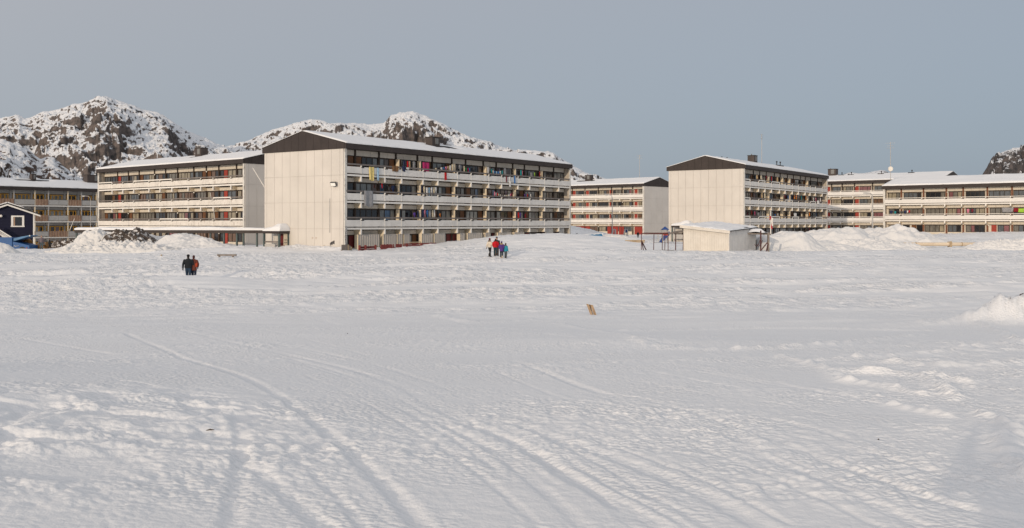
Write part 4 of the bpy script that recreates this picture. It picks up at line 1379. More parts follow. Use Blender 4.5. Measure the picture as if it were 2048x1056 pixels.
# ------------------------------------------------------------------ shed and cages
def shed():
    fl, fr = Vector((px_x(1367, 94.3), 94.3)), Vector((px_x(1458, 92), 92))
    W = (fr - fl).length
    ang = math.atan2(fr.y - fl.y, fr.x - fl.x)
    D = 9.4
    g = min(gz(*fl), gz(*fr))
    o = thing('shed', 'cream boarded shed with a sloping snow covered roof in front of the right block', 'shed', (fl.x, fl.y, g), ang)
    wp = mat('cream_shed_boards', (0.60, 0.56, 0.50), .8, .08, 1.2, streak=.25, streak_col=(.4, .3, .2))
    def top(x, y):
        return 2.50 - .50 * x / W + .30 * y / D
    n = 26
    for i in range(n):                     # front boards
        a, b = W * i / n, W * (i + 1) / n
        MB().prism([(a + .004, -.6), (b - .004, -.6), (b - .004, top(b, 0) - .02), (a + .004, top(a, 0) - .02)], 'y', -.02 - .004 * (i % 2), .03).build('front_board', wp, o)
    n2 = 34
    wq = mat('shed_boards_side_lightened', (0.70, 0.66, 0.61), .8, .08, 1.2, streak=.25, streak_col=(.4, .33, .26))  # brightening of the shaded side is put into the board colour
    for i in range(n2):
        a, b = D * i / n2, D * (i + 1) / n2
        MB().prism([(a + .004, -.6), (b - .004, -.6), (b - .004, top(W, b) - .02), (a + .004, top(W, a) - .02)], 'x', W - .03, W + .02 + .004 * (i % 2)).build('side_board', wq, o)
    MB().add([(.02, .04, -.6), (W - .04, .04, -.6), (W - .04, D, -.6), (.02, D, -.6), (.02, .04, top(0, 0) - .05), (W - .04, .04, top(W, 0) - .05), (W - .04, D, top(W, D) - .05), (.02, D, top(0, D) - .05)], CUBE_F).build('inner_wall', M['backing_cream'], o)
    e = .28
    def rp(x, y, dz):
        return (x, y, top(x, y) + dz)
    MB().add([rp(-e, -e, 0), rp(W + .2, -e, 0), rp(W + .2, D + e, 0), rp(-e, D + e, 0), rp(-e, -e, .07), rp(W + .2, -e, .07), rp(W + .2, D + e, .07), rp(-e, D + e, .07)], CUBE_F).build('roof', M['bitumen'], o)
    MB().add([rp(-e, -e - .04, -.2), rp(W + .18, -e - .04, -.2), rp(W + .18, -e - .005, -.2), rp(-e, -e - .005, -.2), rp(-e, -e - .04, .06), rp(W + .18, -e - .04, .06), rp(W + .18, -e - .005, .06), rp(-e, -e - .005, .06)], CUBE_F).build('front_fascia', wp, o)
    xs, ys = np.linspace(-e, W + .18, 60), np.linspace(-e, D + e, 90)
    Y, X = np.meshgrid(ys, xs, indexing='ij')
    ed = np.minimum(np.minimum(X + e, W + .18 - X), np.minimum(Y + e, D + e - Y))
    th = .10 + .05 * perlin(X * 1.2, Y * .9, 431) + .03 * perlin(X * 4, Y * 4, 432)
    th = th * np.clip(.3 + ed * 2.5 + .3 * perlin(X * 2, Y * 2, 433), 0, 1)
    bare = sstep(.35, .15, np.abs(Y - 3.6 - .9 * X + .5 * perlin(X, Y, 434))) * sstep(W * .55, W * .3, X) + sstep(.4, .1, np.abs(X - W * .93)) * sstep(5.2, 6.0, Y) * sstep(8.6, 7.6, Y)
    Z = 2.50 - .50 * X / W + .30 * Y / D + .05 + th * (1 - np.clip(bare, 0, 1)) * 1.3 - .02 * bare
    Z2 = np.pad(Z, 1, mode='edge')
    base = np.pad(2.50 - .50 * X / W + .30 * Y / D + .04, 1, mode='edge')
    for sl in ((0, slice(None)), (-1, slice(None)), (slice(None), 0), (slice(None), -1)):
        Z2[sl] = base[sl]
    link('roof_snow', grid_mesh('shed_snow', np.pad(X, 1, mode='edge'), np.pad(Y, 1, mode='edge'), Z2, ROOF_SNOW), o)
    box('corner_batten', M['slot'], o, W + .03, W + .09, D - .15, D - .03, -.3, 1.0)
shed()

def cage_left():
    d = 96.5
    x0 = px_x(1325, d)
    o = thing('wire_cage', 'rusty open cage frame with a sagging sheet roof left of the shed', 'cage frame', (x0, d, gz(x0, d)))
    z0 = o.location.z
    def q(px, py, dd=0.0):
        return ((px - 1024) / FPX * (d + dd) - x0, dd, py_z(py, d + dd) - z0)
    for (a, b, e) in ((1282.5, 1283, -1.0), (1307, 1308, 0.2), (1324.5, 1324.5, 1.5), (1329.5, 1330, -.5), (1336, 1336.5, -1.0), (1351, 1351.5, -.6), (1366, 1366.5, -1.0)):
        zt = q(b, 467.5, e)[2]
        MB().bar((q(a, 0, e)[0], e, -.4), (q(b, 0, e)[0], e, zt), .085 if a == 1351 else .065).build('post', M['rust'], o)
    for (a, b, e1, e2, py1, py2) in ((1283, 1336, -1.0, -1.0, 467, 468), (1288, 1367, 1.5, 1.5, 466, 466.5), (1283, 1290, -1, 1.5, 467.5, 466)):
        MB().bar(q(a, py1, e1), q(b, py2, e2), .09).build('top_rail', M['rust'], o)
    for px, e in ((1288, 0), (1295.5, .6)):
        MB().bar(q(1283.5, 482, -1.0), (q(px, 0, e)[0], e, -.2), .08).build('brace', M['rust'], o)
    MB().bar(q(1308, 485, .3), q(1366, 486.5, .3), .03).build('wire', M['steel'], o)
    MB().bar(q(1324, 500, .3), q(1366, 502, .3), .03).build('wire', M['steel'], o)
    v = []
    for i in range(9):
        t = i / 8
        v.append((1337 + 30 * t, 466.5 - 5.5 * t - 1.2 * math.sin(t * math.pi)))
    s = MB()
    pv = [q(a, b, -1.2) for a, b in v] + [q(a, b - .6, 2.5) for a, b in v]
    pv2 = [(p[0], p[1], p[2] - .16) for p in pv]
    f = [(i, i + 1, i + 10, i + 9) for i in range(8)] + [(i + 18, i + 27, i + 28, i + 19) for i in range(8)] + [(i, i + 18, i + 19, i + 1) for i in range(8)]
    s.add(pv + pv2, f).build('roof_sheet', M['rail'], o)
cage_left()
def cage_right():
    d = 95.0
    x0 = px_x(1525, d)
    o = thing('wire_cage', 'rusty braced cage frame under a ragged snowy sheet right of the shed', 'cage frame', (x0, d, gz(x0, d)))
    z0 = o.location.z
    def q(px, py, dd=0.0):
        return ((px - 1024) / FPX * (d + dd) - x0, dd, py_z(py, d + dd) - z0)
    for (a, py, e, w) in ((1521.5, 461, 1.0, .12), (1537, 465, 0, .16), (1535.5, 466, 3.5, .1)):
        MB().bar((q(a, 0, e)[0], e, -.4), q(a, py, e), w).build('post', M['rust'] if w < .15 else M['wood_grey'], o)
    MB().bar((q(1517.5, 0, .6)[0], .6, -.1), q(1535.5, 484, .1), .09).build('brace', M['rust'], o)
    MB().bar((q(1531.5, 0, -.4)[0], -.4, -.2), q(1536, 487, -.1), .09).build('brace', M['rust'], o)
    for px in (1513, 1518):
        MB().tube([q(px - 4, 488, 2), q(px - 1, 493, 2), q(px + 4, 490, 2), q(px + 7, 480, 2)], .03).build('loose_wire', M['rust'], o)
    xs, ys = np.linspace(px_x(1440, 101) - x0, px_x(1539, 98) - x0, 50), np.linspace(2.5, 8.5, 26)
    Y, X = np.meshgrid(ys, xs, indexing='ij')
    t = (X - xs[0]) / (xs[-1] - xs[0])
    Zb = 2.55 - z0 - .3 * t - .15 * np.sin(t * 3.1) + .03 * (Y - 2.5)
    sh = grid_mesh('sheet', X, Y + .35 * perlin(X * 1.3, Y * 0, 441) * (Y < 2.6), Zb - .05, M['bitumen'])
    link('roof_sheet', sh, o)
    ed = np.minimum(np.minimum(X - xs[0], xs[-1] - .5 - X), np.minimum(Y - 2.5, 8.5 - Y))
    th = np.clip(.12 + ed * .8 + .15 * perlin(X * .9, Y * .9, 442), .0, .42) * (1 + .3 * perlin(X * .6, Y * .8, 443))
    link('sheet_snow', grid_mesh('sheet_snow', X, Y, Zb + th - .03, ROOF_SNOW), o)
    box('sheet_edge', M['wood_grey'], o, xs[0], xs[-1], 2.42, 2.5, 2.1 - z0, 2.24 - z0, (0, .04, 0))
cage_right()

# ------------------------------------------------------------------ street furniture and small things
def lamp(px, base_py, top_py, d, label, arm=-1.0, rad=.09):
    x = px_x(px, d)
    g = gz(x, d)
    o = thing('street_lamp', label, 'street lamp', (x, d, g), 0, 'street lamps')
    h = py_z(top_py, d) - g
    b = MB().tube([(0, 0, -.5), (0, 0, h * .5), (0, 0, h - .55)], [rad, rad * .85, rad * .7])
    b.build('pole', M['steel_pale'], o)
    MB().tube([(0, 0, h - .56), (arm * .08, 0, h - .25), (arm * .3, 0, h - .04), (arm * .75, 0, h)], rad * .6).build('arm', M['steel_pale'], o)
    MB().ball((arm * 1.0, 0, h + .0), (.34, .13, .10), 10, 6).build('lamp_head', M['steel_pale'], o, smooth=True)
    MB().ball((arm * 1.02, 0, h - .07), (.22, .1, .06), 8, 5).build('lamp_glass', M['lamp_globe'], o, smooth=True)
    return o
lamp(1224.5, 474, 389.5, 165, 'slim street lamp in front of the block with the red ground floor')
lamp(1745, 475, 386, 133, 'slim street lamp standing among the snow piles on the right', rad=.11)
lamp(181, 462, 392, 140, 'pale street lamp in front of the timber balconies at the far left', rad=.06)

def flagpole():
    d = 106.5
    x = px_x(1541.5, d)
    g = gz(x, d)
    o = thing('flagpole', 'short white pole with a limp red and white pennant above a snow pile', 'flagpole', (x, d, g))
    h = py_z(421, d) - g
    MB().tube([(0, 0, 0), (0, 0, h)], [.08, .05]).build('pole', M['rail_white'], o)
    red = mat('red_bunting', (.38, .02, .03), .8)
    for i, (pa, pb, dx, m) in enumerate(((432, 440, -.10, red), (440, 445.5, .0, M['rail_white']), (445.5, 458, .10, red), (436, 452, .12, M['rail_white']))):
        za, zb = py_z(pa, d) - g, py_z(pb, d) - g
        v, f = [], []
        for j in range(6):
            t = j / 5
            for s in (-1, 1):
                v.append((dx + s * (.10 - .03 * t) + .05 * math.sin(4 * t + i), -.1 - .04 * i + .03 * math.cos(5 * t), za + (zb - za) * t))
        f = [(2 * j, 2 * j + 1, 2 * j + 3, 2 * j + 2) for j in range(5)]
        MB().add(v, f).add([(p[0], p[1] + .012, p[2]) for p in v], [tuple(reversed(q)) for q in f]).build('pennant', m, o)
flagpole()

def pipe():
    a, b = (px_x(1652, 116), 116.0), (px_x(2016, 113), 113.0)
    za, zb = py_z(488.5, 116), py_z(488.3, 113)
    o = thing('pipeline', 'long cream rust stained pipe lying along the snow piles on the right', 'pipe', (a[0], a[1], za))
    dx, dy, dz = b[0] - a[0], b[1] - a[1], zb - za
    pm = mat('cream_pipe', (.56, .47, .36), .6, .1, .5, streak=.6, streak_col=(.3, .12, .05), streak_scale=(.5, .5, 3), streak_lo=.55)
    for i in range(4):
        MB().tube([(dx * i / 4 + .02, dy * i / 4, dz * i / 4), (dx * (i + 1) / 4 - .02, dy * (i + 1) / 4, dz * (i + 1) / 4)], .22, 14).build('pipe_section', pm, o, smooth=False)
    for px in (1703, 1780, 1901.5, 1990):
        t = (px - 1652) / 364
        MB().box(-.12, .12, -.3, .3, -1.4, -.05).box(-.13, .13, -.33, -.24, -.3, .35).box(-.13, .13, .24, .33, -.3, .3).build('pipe_support', M['wood_pale'], o, (dx * t, dy * t, dz * t))
    for i in (1, 2, 3):
        MB().tube([(dx * i / 4 - .05, dy * i / 4, dz * i / 4), (dx * i / 4 + .05, dy * i / 4, dz * i / 4)], .25, 14).build('pipe_collar', M['wood_pale'], o)
pipe()

def low_rail():
    y0 = y1 = on_ground(452, 516)[1]
    x0, x1 = px_x(437, y0), px_x(468, y0)
    o = thing('low_rail', 'low weathered timber rail on two short legs right of the walking couple', 'rail', (x0, y0, gz(x0, y0)), math.atan2(y1 - y0, x1 - x0))
    L = math.hypot(x1 - x0, y1 - y0)
    box('rail_top', M['wood_grey'], o, -.1, L + .2, -.12, .12, .17, .31)
    for x in (.08, L - .1):
        box('leg', M['wood_grey'], o, x - .07, x + .07, -.07, .07, -.6, .17)
low_rail()
def railing():
    d = 104.5
    a, b = (px_x(471, d + 1), d + 1), (px_x(527, d - .5), d - .5)
    g = gz(*a)
    o = thing('low_rail', 'longer pale timber railing half buried beside the snow capped porch', 'rail', (a[0], a[1], 0), math.atan2(b[1] - a[1], b[0] - a[0]))
    L = math.hypot(b[0] - a[0], b[1] - a[1])
    z = py_z(500, d)
    box('rail_top', M['rail'], o, 0, L, -.1, .1, z - .13, z)
    for t in (.03, .33, .62, .92):
        box('leg', M['wood_pale'], o, L * t - .08, L * t + .08, -.07, .07, -.8, z - .13)
railing()

def fences():
    B = BA
    yy = -1.9
    def t(px):
        return B.t(px, yy)
    zz = B.base
    paint = mat('faded_red_fence', (.20, .045, .04), .8, .2, 1.5, stretch=(2, 2, .5))
    dark = mat('dark_red_fence_panel', (.11, .02, .02), .8, .2, 1.5)
    o = thing('garden_fence', 'low dark red fence of three posts and boards before the second store screen', 'fence', B.w(t(718), yy), B.a, 'red fences along the big block')
    x0 = t(718)
    for px in (719, 731, 751):
        box('post', paint, o, t(px) - x0 - .1, t(px) - x0 + .1, -.08, .08, -.8, .88)
    for p, q in ((720.5, 729.5), (732.5, 749.5)):
        for i in range(3):
            box('board', dark, o, t(p) - x0, t(q) - x0, .0 + .01 * i, .05, .0 + .26 * i, .22 + .26 * i)
    box('rail', M['wood_pale'], o, t(719) - x0, t(758) - x0, .09, .15, .62, .74)
    o = thing('garden_fence', 'faded red picket fence of close upright slats below the ribbed screens', 'fence', B.w(t(761), yy), B.a, 'red fences along the big block')
    x0 = t(761)
    r = rnd(9)
    for a, b in ((761.5, 785), (786, 789.5), (791.5, 804)):
        n = int((t(b) - t(a)) / .17)
        for i in range(n):
            xa = t(a) - x0 + (t(b) - t(a)) * i / n
            box('slat', paint, o, xa + .015, xa + .15, -.03, .02, -.5, .86 + .08 * r.random())
    box('rail', dark, o, 0, t(804) - x0, .03, .08, .5, .62)
    o = thing('garden_fence', 'red horizontal rail fence sinking into the drift in front of the big block', 'fence', B.w(t(806), yy), B.a, 'red fences along the big block')
    x0 = t(806)
    for px in (813.5, 842.5, 862):
        box('post', paint, o, t(px) - x0 - .11, t(px) - x0 + .11, -.1, .06, -.6, .95)
    for z in (.62, .8):
        box('rail', paint, o, t(806) - x0, t(872) - x0, -.03, .03, z, z + .13)
    box('rail', M['wood_pale'], o, t(820) - x0, t(843) - x0, .04, .09, .98, 1.1)
    o = thing('wooden_bin_store', 'small enclosure of pale and grey boards at the corner of the big block', 'bin store', B.w(t(693), -1.2), B.a)
    x0 = t(693)
    for i, px in enumerate((693, 696, 699, 702, 705, 708, 711)):
        box('board', (M['wood_grey'], M['wood_pale'])[i in (4, 6)], o, (t(px) - x0), (t(px + 2.8) - x0), .0, .06, -.6, .95 - (.12 * max(0, i - 4)))
    box('rail', M['wood_grey'], o, 0, t(712) - x0, .07, .12, .3, .42)
    box('side_panel', M['green_post'], o, t(712) - x0, t(712.8) - x0, -.0, 1.0, -.6, .6)
fences()

def stake():
    x, y = on_ground(1187, 630)
    o = thing('wooden_stake', 'short leaning stake of two brown boards stuck in the smooth snow', 'stake', (x, y, gz(x, y)))
    k = y / FPX
    h = 22 * k
    wood = mat('brown_stake_board', (.33, .23, .145), .8, .3, 9, stretch=(1, 1, .3))
    for i, (a, b) in enumerate(((-6.5 * k, -1.0 * k), (.4 * k, 6.4 * k))):
        v = []
        for z in (-.2, h * (1.0 - .07 * i)):
            s = -8.0 * k * z / h
            zz = z
            v += [(a + s, -k, zz), (b + s, -k, zz - 1.2 * k), (b + s, k, zz - 1.2 * k), (a + s, k, zz)]
        MB().add(v, CUBE_F).build('board', wood, o)
    MB().bar((-.3 * k, 1.6 * k, -.1), (-8.0 * k, 1.6 * k, h * .92), 2.5 * k, 1.2 * k).build('batten', M['backing'], o)
stake()
def bits():
    dark = mat('dark_bark', (.06, .045, .035), .9, .3, 20)
    for (px, py, label, w, h) in ((1984, 609, 'cut grey post end sticking out of the bank at the right edge', .05, .04), (2019, 615, 'thin broken branch stub poking from the right snow bank', .02, .02), (2043, 614, 'dark branch end at the very right edge of the bank', .05, .03)):
        x, y = on_ground(px, py + 20)
        y = BANK[1] - .25
        x = px_x(px, y)
        g = gz(x, y)
        o = MB().tube([(-.03, .08, -.05), (-.01, .03, .0), (w, -.03, h)], [h * .6, h * .55, h * .45], 6).build('branch', dark, None, (x, y, g))
        tag(o, label, 'branch')
    x, y = on_ground(420, 864)
    o = MB().tube([(-.035, 0, .002), (0, .008, .010), (.035, 0, .008)], [.003, .006, .002], 5).build('twig', dark, None, (x, y, gz(x, y)))
    tag(o, 'tiny dark twig lying on the snow near the lower left', 'twig')
    for px, py, s, label in ((695, 669, .012, 'small dark pebble on the snow left of centre'), (1757, 881, .008, 'tiny dark pebble among the clods at lower right'), (323, 516, .09, 'small brown clod on the snow below the dirty heap')):
        x, y = on_ground(px, py)
        o = MB().ball((0, 0, 0), (s, s, s * .7), 7, 5).build('pebble' if s < .05 else 'earth_clod', dark if s < .05 else M['wood_pale'], None, (x, y, gz(x, y) + s * .5))
        tag(o, label, 'pebble' if s < .05 else 'clod')
bits()
def boards():
    d = 110.5
    x = px_x(1270, d)
    o = thing('timber_boards', 'row of brown timber boards with a snow cap left of the rusty cage', 'boards', (x, d, py_z(481.5, d)))
    for i, (a, b, z) in enumerate(((-1.2, 1.1, -.16), (-.4, 1.15, .0), (-1.15, .3, -.02))):
        box('board', M['wood_pale'], o, a, b, -.1 + .06 * i, -.05 + .06 * i, z - .05, z + .09)
    box('bearer', M['wood_grey'], o, -1.1, -.98, -.1, .6, -.6, -.22)
    box('bearer', M['wood_grey'], o, .9, 1.0, -.1, .6, -.6, -.22)
boards()
def tarp():
    d = 139.0
    x = px_x(1183, d)
    o = thing('tarpaulin_stack', 'snowed in stack under a bright blue tarpaulin behind the big block', 'tarpaulin', (x, d, 0))
    k = d / FPX
    tp = mat('bright_blue_tarpaulin', (.035, .16, .30), .6, .25, 1.5, .3, 3)
    xs, ys = np.linspace(-1.8, 1.8, 40), np.linspace(-.7, .8, 14)
    Y, X = np.meshgrid(ys, xs, indexing='ij')
    top = EYE - (470.5 - 2.8 * (X + 1.8) / 3.6 - HOR) * k
    fall = sstep(-.7, -.45, Y)
    Z = top - 1.2 * (1 - fall) + .06 * perlin(X * 2.2, Y * 2.2, 451) - 1.0 * sstep(1.45, 1.8, np.abs(X))
    link('cover', grid_mesh('tarpaulin', X, Y + .06 * perlin(X * 3, Y * 0, 452), Z, tp), o)
    Z2 = top + .10 + .05 * perlin(X * 1.3, Y, 453)
    link('snow_cap', grid_mesh('tarpaulin_snow', X * .93, Y * .72 + .25, Z2 - .2 * (np.abs(Y) > .68), ROOF_SNOW), o)
    d = 137.0
    x = px_x(1151, d)
    s = thing('snowmobile', 'black and white snowmobile parked beside the corner of the big block', 'snowmobile', (x, d, py_z(481, d)))
    MB().prism([(-.65, .1), (.6, .1), (.8, .35), (.3, .55), (.0, .85), (-.2, .8), (-.4, .5), (-.7, .4)], 'y', -.22, .22).build('body', M['black'], s)
    MB().prism([(-.3, .6), (.1, .9), (.25, .75), (-.05, .5)], 'y', -.24, .24).build('hood', M['rail_white'], s)
    MB().prism([(.1, .95), (.35, 1.0), (.3, 1.05), (.05, 1.02)], 'y', -.18, .18).build('windscreen', M['black'], s)
    for y in (-.4, .33):
        MB().prism([(-.9, .0), (.2, .0), (.25, .05), (-.85, .06), (-1.0, .16)], 'y', y, y + .08).build('ski', M['rail_white'], s)
    MB().prism([(-.1, .12), (.85, .12), (.95, .2), (.8, .32), (0, .3)], 'y', -.2, .2).build('track', M['steel'], s)
    box('tail_light', M['door_red'], s, -.55, -.4, -.26, -.225, .12, .22)
tarp()
def playground():
    d = 138.0
    x = px_x(1330, d)
    g = gz(x, d)
    o = thing('play_tower', 'small play tower with a blue pointed roof and slide by the right block gable', 'play tower', (x, d, g))
    k = d / FPX
    zt = py_z(459.5, d) - g
    blue = mat('blue_play_plastic', (.02, .055, .20), .5, .1, 2)
    red = mat('orange_red_play_plastic', (.45, .05, .025), .5, .1, 2)
    for sx in (-.38, .38):
        for sy in (-.38, .38):
            box('post', M['steel_pale'], o, sx - .05, sx + .05, sy - .05, sy + .05, -.3, zt)
    MB().add([(-.55, -.55, zt), (.55, -.55, zt), (.55, .55, zt), (-.55, .55, zt), (0, 0, zt + .5)], [(0, 1, 4), (1, 2, 4), (2, 3, 4), (3, 0, 4), (3, 2, 1, 0)]).build('roof', blue, o)
    box('panel', red, o, -.36, .36, -.42, -.38, zt - .8, zt - .4)
    box('deck', M['wood_pale'], o, -.34, .34, -.34, .34, zt - 1.0, zt - .93)
    MB().add([(-.35, -.42, zt - 1.0), (.45, -.4, zt - .25), (.62, -.4, zt - .25), (.62, -.4, zt - .75), (-.9, -.42, -.1), (-1.15, -.42, -.1)] + [(-.35, .2, zt - 1.0), (.45, .2, zt - .25), (.62, .2, zt - .25), (.62, .2, zt - .75), (-.9, .2, -.1), (-1.15, .2, -.1)],
             [(0, 1, 2, 3, 4, 5), (11, 10, 9, 8, 7, 6), (0, 6, 7, 1), (1, 7, 8, 2), (2, 8, 9, 3), (3, 9, 10, 4), (4, 10, 11, 5), (5, 11, 6, 0)]).build('slide', blue, o)
    MB().bar((-1.0, -.3, -.2), (-1.0, -.3, zt - .7), .07).bar((-1.25, -.3, -.2), (-1.15, -.3, zt - .55), .07).bar((-1.2, -.3, zt - .95), (-.4, -.3, zt - .95), .06).build('ladder', M['steel_pale'], o)
    d = 172.0
    for px, label, m in ((1229, 'grey A frame swing beside the street lamp', M['steel_pale']), (1253, 'swing frame with a round blue seat before the dark doorway', M['steel_pale'])):
        x = px_x(px, d)
        g = gz(x, d)
        h = py_z(458.5, d) - g
        s = thing('swing_frame', label, 'swing', (x, d, g), 0, 'playground swings')
        for sx in (-.32, .32):
            MB().bar((sx * 1.2 - .1, -.25, -.3), (sx * .6, 0, h), .13).build('frame_leg', m, s)
            MB().bar((sx * 1.2 - .1, 1.6, -.3), (sx * .6, 1.4, h), .13).build('frame_leg', m, s)
        MB().bar((0, -.1, h), (0, 1.6, h), .12).build('cross_bar', m, s)
        if px > 1240:
            MB().ball((0, .4, h - .35), (.27, .2, .3), 10, 6).build('seat', blue, s, smooth=True)
        else:
            MB().box(-.06, .06, .3, .7, h - 1.0, h - .95).bar((0, .32, h - .97), (0, .32, h), .02).bar((0, .68, h - .97), (0, .68, h), .02).build('seat', M['black'], s)
playground()
# poles leaning about
for (p1, p2, d, label, m, r) in (((139, 461), (149, 437), 126, 'long pale pole leaning in the snow before the timber balconies', M['rail_white'], .035),
                                 ((420.5, 385), (423.5, 404), 132, 'thin white pole leaning on the second floor balcony of the left block', M['rail_white'], .03),
                                 ((426.5, 415), (430, 440), 132, 'thin white pole leaning on the first floor balcony of the left block', M['rail_white'], .03)):
    a, b = Vector((px_x(p1[0], d), d, py_z(p1[1], d))), Vector((px_x(p2[0], d), d + (.0), py_z(p2[1], d)))
    if d == 132:
        ta, tb = BB.t(p1[0], -.2), BB.t(p2[0], -.25)
        wa, wb = Vector(BB.w(ta, -.2)), Vector(BB.w(tb, -.25))
        a = Vector((wa.x, wa.y, py_z(p1[1], wa.y)))
        b = Vector((wb.x, wb.y, py_z(p2[1], wb.y)))
    o = MB().tube([(0, 0, 0), (b - a)], r, 6).build('leaning_pole', m, None, a)
    tag(o, label, 'pole')
# ------------------------------------------------------------------ washing on the balconies
_cloth = {}
def cloth_mesh(kind, m):
    """garment of unit width and height hanging down from z=0, with folds and real thickness"""
    k = (kind, m.name)
    if k in _cloth:
        return _cloth[k]
    def col(us, z0, z1, amp, ph, taper=0.0):
        v, f = [], []
        n = len(us)
        for j in range(5):
            t = j / 4
            for i, u in enumerate(us):
                x = u * (1 - taper * t)
                v.append((x, amp * math.sin(u * 9 + ph + t * .8) * (.3 + t), z0 + (z1 - z0) * t * (1 + .04 * math.sin(u * 7 + ph))))
        for j in range(4):
            for i in range(n - 1):
                f.append((j * n + i, j * n + i + 1, (j + 1) * n + i + 1, (j + 1) * n + i))
        o = len(v)
        v += [(p[0], p[1] + .03, p[2]) for p in v]
        f += [tuple(q + o for q in reversed(r)) for r in f[:]]
        for j in range(4):
            f.append((j * n, (j + 1) * n, (j + 1) * n + o, j * n + o))
            f.append((j * n + n - 1 + o, (j + 1) * n + n - 1 + o, (j + 1) * n + n - 1, j * n + n - 1))
        f.append(tuple(4 * n + i for i in range(n)) + tuple(4 * n + i + o for i in reversed(range(n))))
        return v, f
    b = MB()
    if kind == 'shirt':
        b.add(*col(list(np.linspace(-.3, .3, 6)), 0, -1, .05, .4))
        b.add([(-.5, 0, -.02), (-.3, 0, 0), (-.3, 0, -.3), (-.46, 0, -.62), (-.56, 0, -.6), (-.5, .03, -.02), (-.3, .03, 0), (-.3, .03, -.3), (-.46, .03, -.62), (-.56, .03, -.6)], [(0, 4, 3, 2, 1), (5, 6, 7, 8, 9), (0, 1, 6, 5), (0, 5, 9, 4), (4, 9, 8, 3), (3, 8, 7, 2)])
        b.add([(.5, 0, -.02), (.3, 0, 0), (.3, 0, -.3), (.46, 0, -.62), (.56, 0, -.6), (.5, .03, -.02), (.3, .03, 0), (.3, .03, -.3), (.46, .03, -.62), (.56, .03, -.6)], [(0, 1, 2, 3, 4), (9, 8, 7, 6, 5), (0, 5, 6, 1), (0, 4, 9, 5), (4, 3, 8, 9), (3, 2, 7, 8)])
    elif kind == 'trousers':
        b.add(*col([-.45, -.2, 0, .2, .45], 0, -.38, .03, .2))
        b.add(*col([-.46, -.3, -.04], -.36, -1, .03, .9))
        b.add(*col([.04, .3, .46], -.36, -.96, .03, .1))
    elif kind == 'socks':
        for i, u in enumerate((-.32, .05, .36)):
            b.add(*col([u - .13, u, u + .13], 0, -.75 - .2 * (i % 2), .02, i))
    else:
        b.add(*col(list(np.linspace(-.5, .5, 9)), 0, -1, .09 if kind == 'sheet' else .05, .7, .12 if kind == 'sheet' else 0))
    _cloth[k] = b.mesh(m, True)
    return _cloth[k]

COLOURS = {'white': (.68, .67, .66), 'cream': (.6, .53, .4), 'yellow': (.62, .5, .2), 'pale blue': (.32, .48, .62), 'blue': (.05, .17, .42), 'navy': (.02, .03, .08), 'black': (.014, .014, .016),
           'red': (.50, .012, .016), 'dark red': (.2, .012, .02), 'magenta': (.42, .03, .13), 'pink': (.6, .2, .3), 'teal': (.02, .28, .3), 'green': (.05, .3, .09), 'lime': (.3, .5, .05),
           'grey': (.25, .25, .26), 'charcoal': (.06, .06, .065), 'brown': (.16, .085, .04), 'tan': (.5, .36, .2), 'purple': (.12, .06, .3), 'orange': (.6, .2, .04), 'maroon': (.16, .015, .03)}
FLOORS = {3: 'top', 2: 'second', 1: 'first'}
def washing(B, short, k, y, items, group):
    """items: (px, width px, height px, top row, colour, kind) along one balcony"""
    for i, (px, w, h, py, colour, kind) in enumerate(items):
        x = B.t(px, y)
        wx, wy, _ = B.w(x, y)
        s = wy / FPX
        z = py_z(py, wy)
        if y < 0:
            what = 'hung over %s rail of' % FLOORS[k]
        else:
            what = '%s balcony of' % FLOORS[k]
        prev = items[i - 1][4] if i else None
        nxt = items[i + 1][4] if i + 1 < len(items) else None
        if y < 0:
            pos = ''
        elif prev and nxt:
            pos = ' between %s and %s washing,' % (prev, nxt)
        elif nxt:
            pos = ' first in line left of %s,' % nxt
        elif prev:
            pos = ' last in line right of %s,' % prev
        else:
            pos = ''
        label = '%s %s%s %s %s' % (colour, kind, pos, what, short)
        o = link({'sheet': 'bed_sheet', 'towel': 'towel', 'shirt': 'shirt', 'trousers': 'trousers', 'socks': 'socks', 'mat': 'floor_mat'}[kind], cloth_mesh(kind, flat(COLOURS[colour])), None, (wx, wy, z), (0, 0, B.a))
        o.scale = (max(.12, w * s * 1.15), 1, h * s)
        tag(o, label, 'washing', group)
    if len(items) > 2 and y > 0:
        xa, xb = B.t(items[0][0] - 5, y), B.t(items[-1][0] + 5, y)
        pts = []
        for i in [0] + list(range(len(items))) + [len(items) - 1]:
            px, w, h, py, c, kd = items[i]
            wx, wy, _ = B.w(B.t(px, y), y)
            pts.append((wx, wy, py_z(py, wy) + .01))
        o = MB().tube(pts[1:-1], .012, 5).build('washing_line', M['steel'], None)
        tag(o, 'washing line from %s to %s, %s balcony of %s' % (items[0][4] + ' ' + items[0][5], items[-1][4] + ' ' + items[-1][5], FLOORS[k], short), 'washing line', 'washing lines')
CA, CE, CG = 'big central block', 'right gabled block', 'three storey block'
g = 'washing on the balconies of the big block'
washing(BA, CA, 3, -.22, [(743.5, 12, 27, 334, 'yellow', 'sheet')], g)
washing(BA, CA, 3, -.22, [(756, 4.5, 25, 335.5, 'pale blue', 'towel')], g)
washing(BA, CA, 3, -.22, [(791, 15, 11, 332, 'brown', 'mat')], g)
washing(BA, CA, 3, -.22, [(808, 9, 10, 333, 'navy', 'shirt')], g)
washing(BA, CA, 3, -.22, [(816, 7, 5, 335, 'white', 'socks')], g)
washing(BA, CA, 3, -.22, [(891.5, 5.5, 15, 345.5, 'red', 'trousers')], g)
washing(BA, CA, 3, -.22, [(1013.5, 3, 12, 352.5, 'maroon', 'trousers')], g)
washing(BA, CA, 3, -.22, [(1020, 5, 21, 353.5, 'white', 'trousers')], g)
washing(BA, CA, 3, -.22, [(1029.5, 3.2, 15, 351.5, 'blue', 'towel')], g)
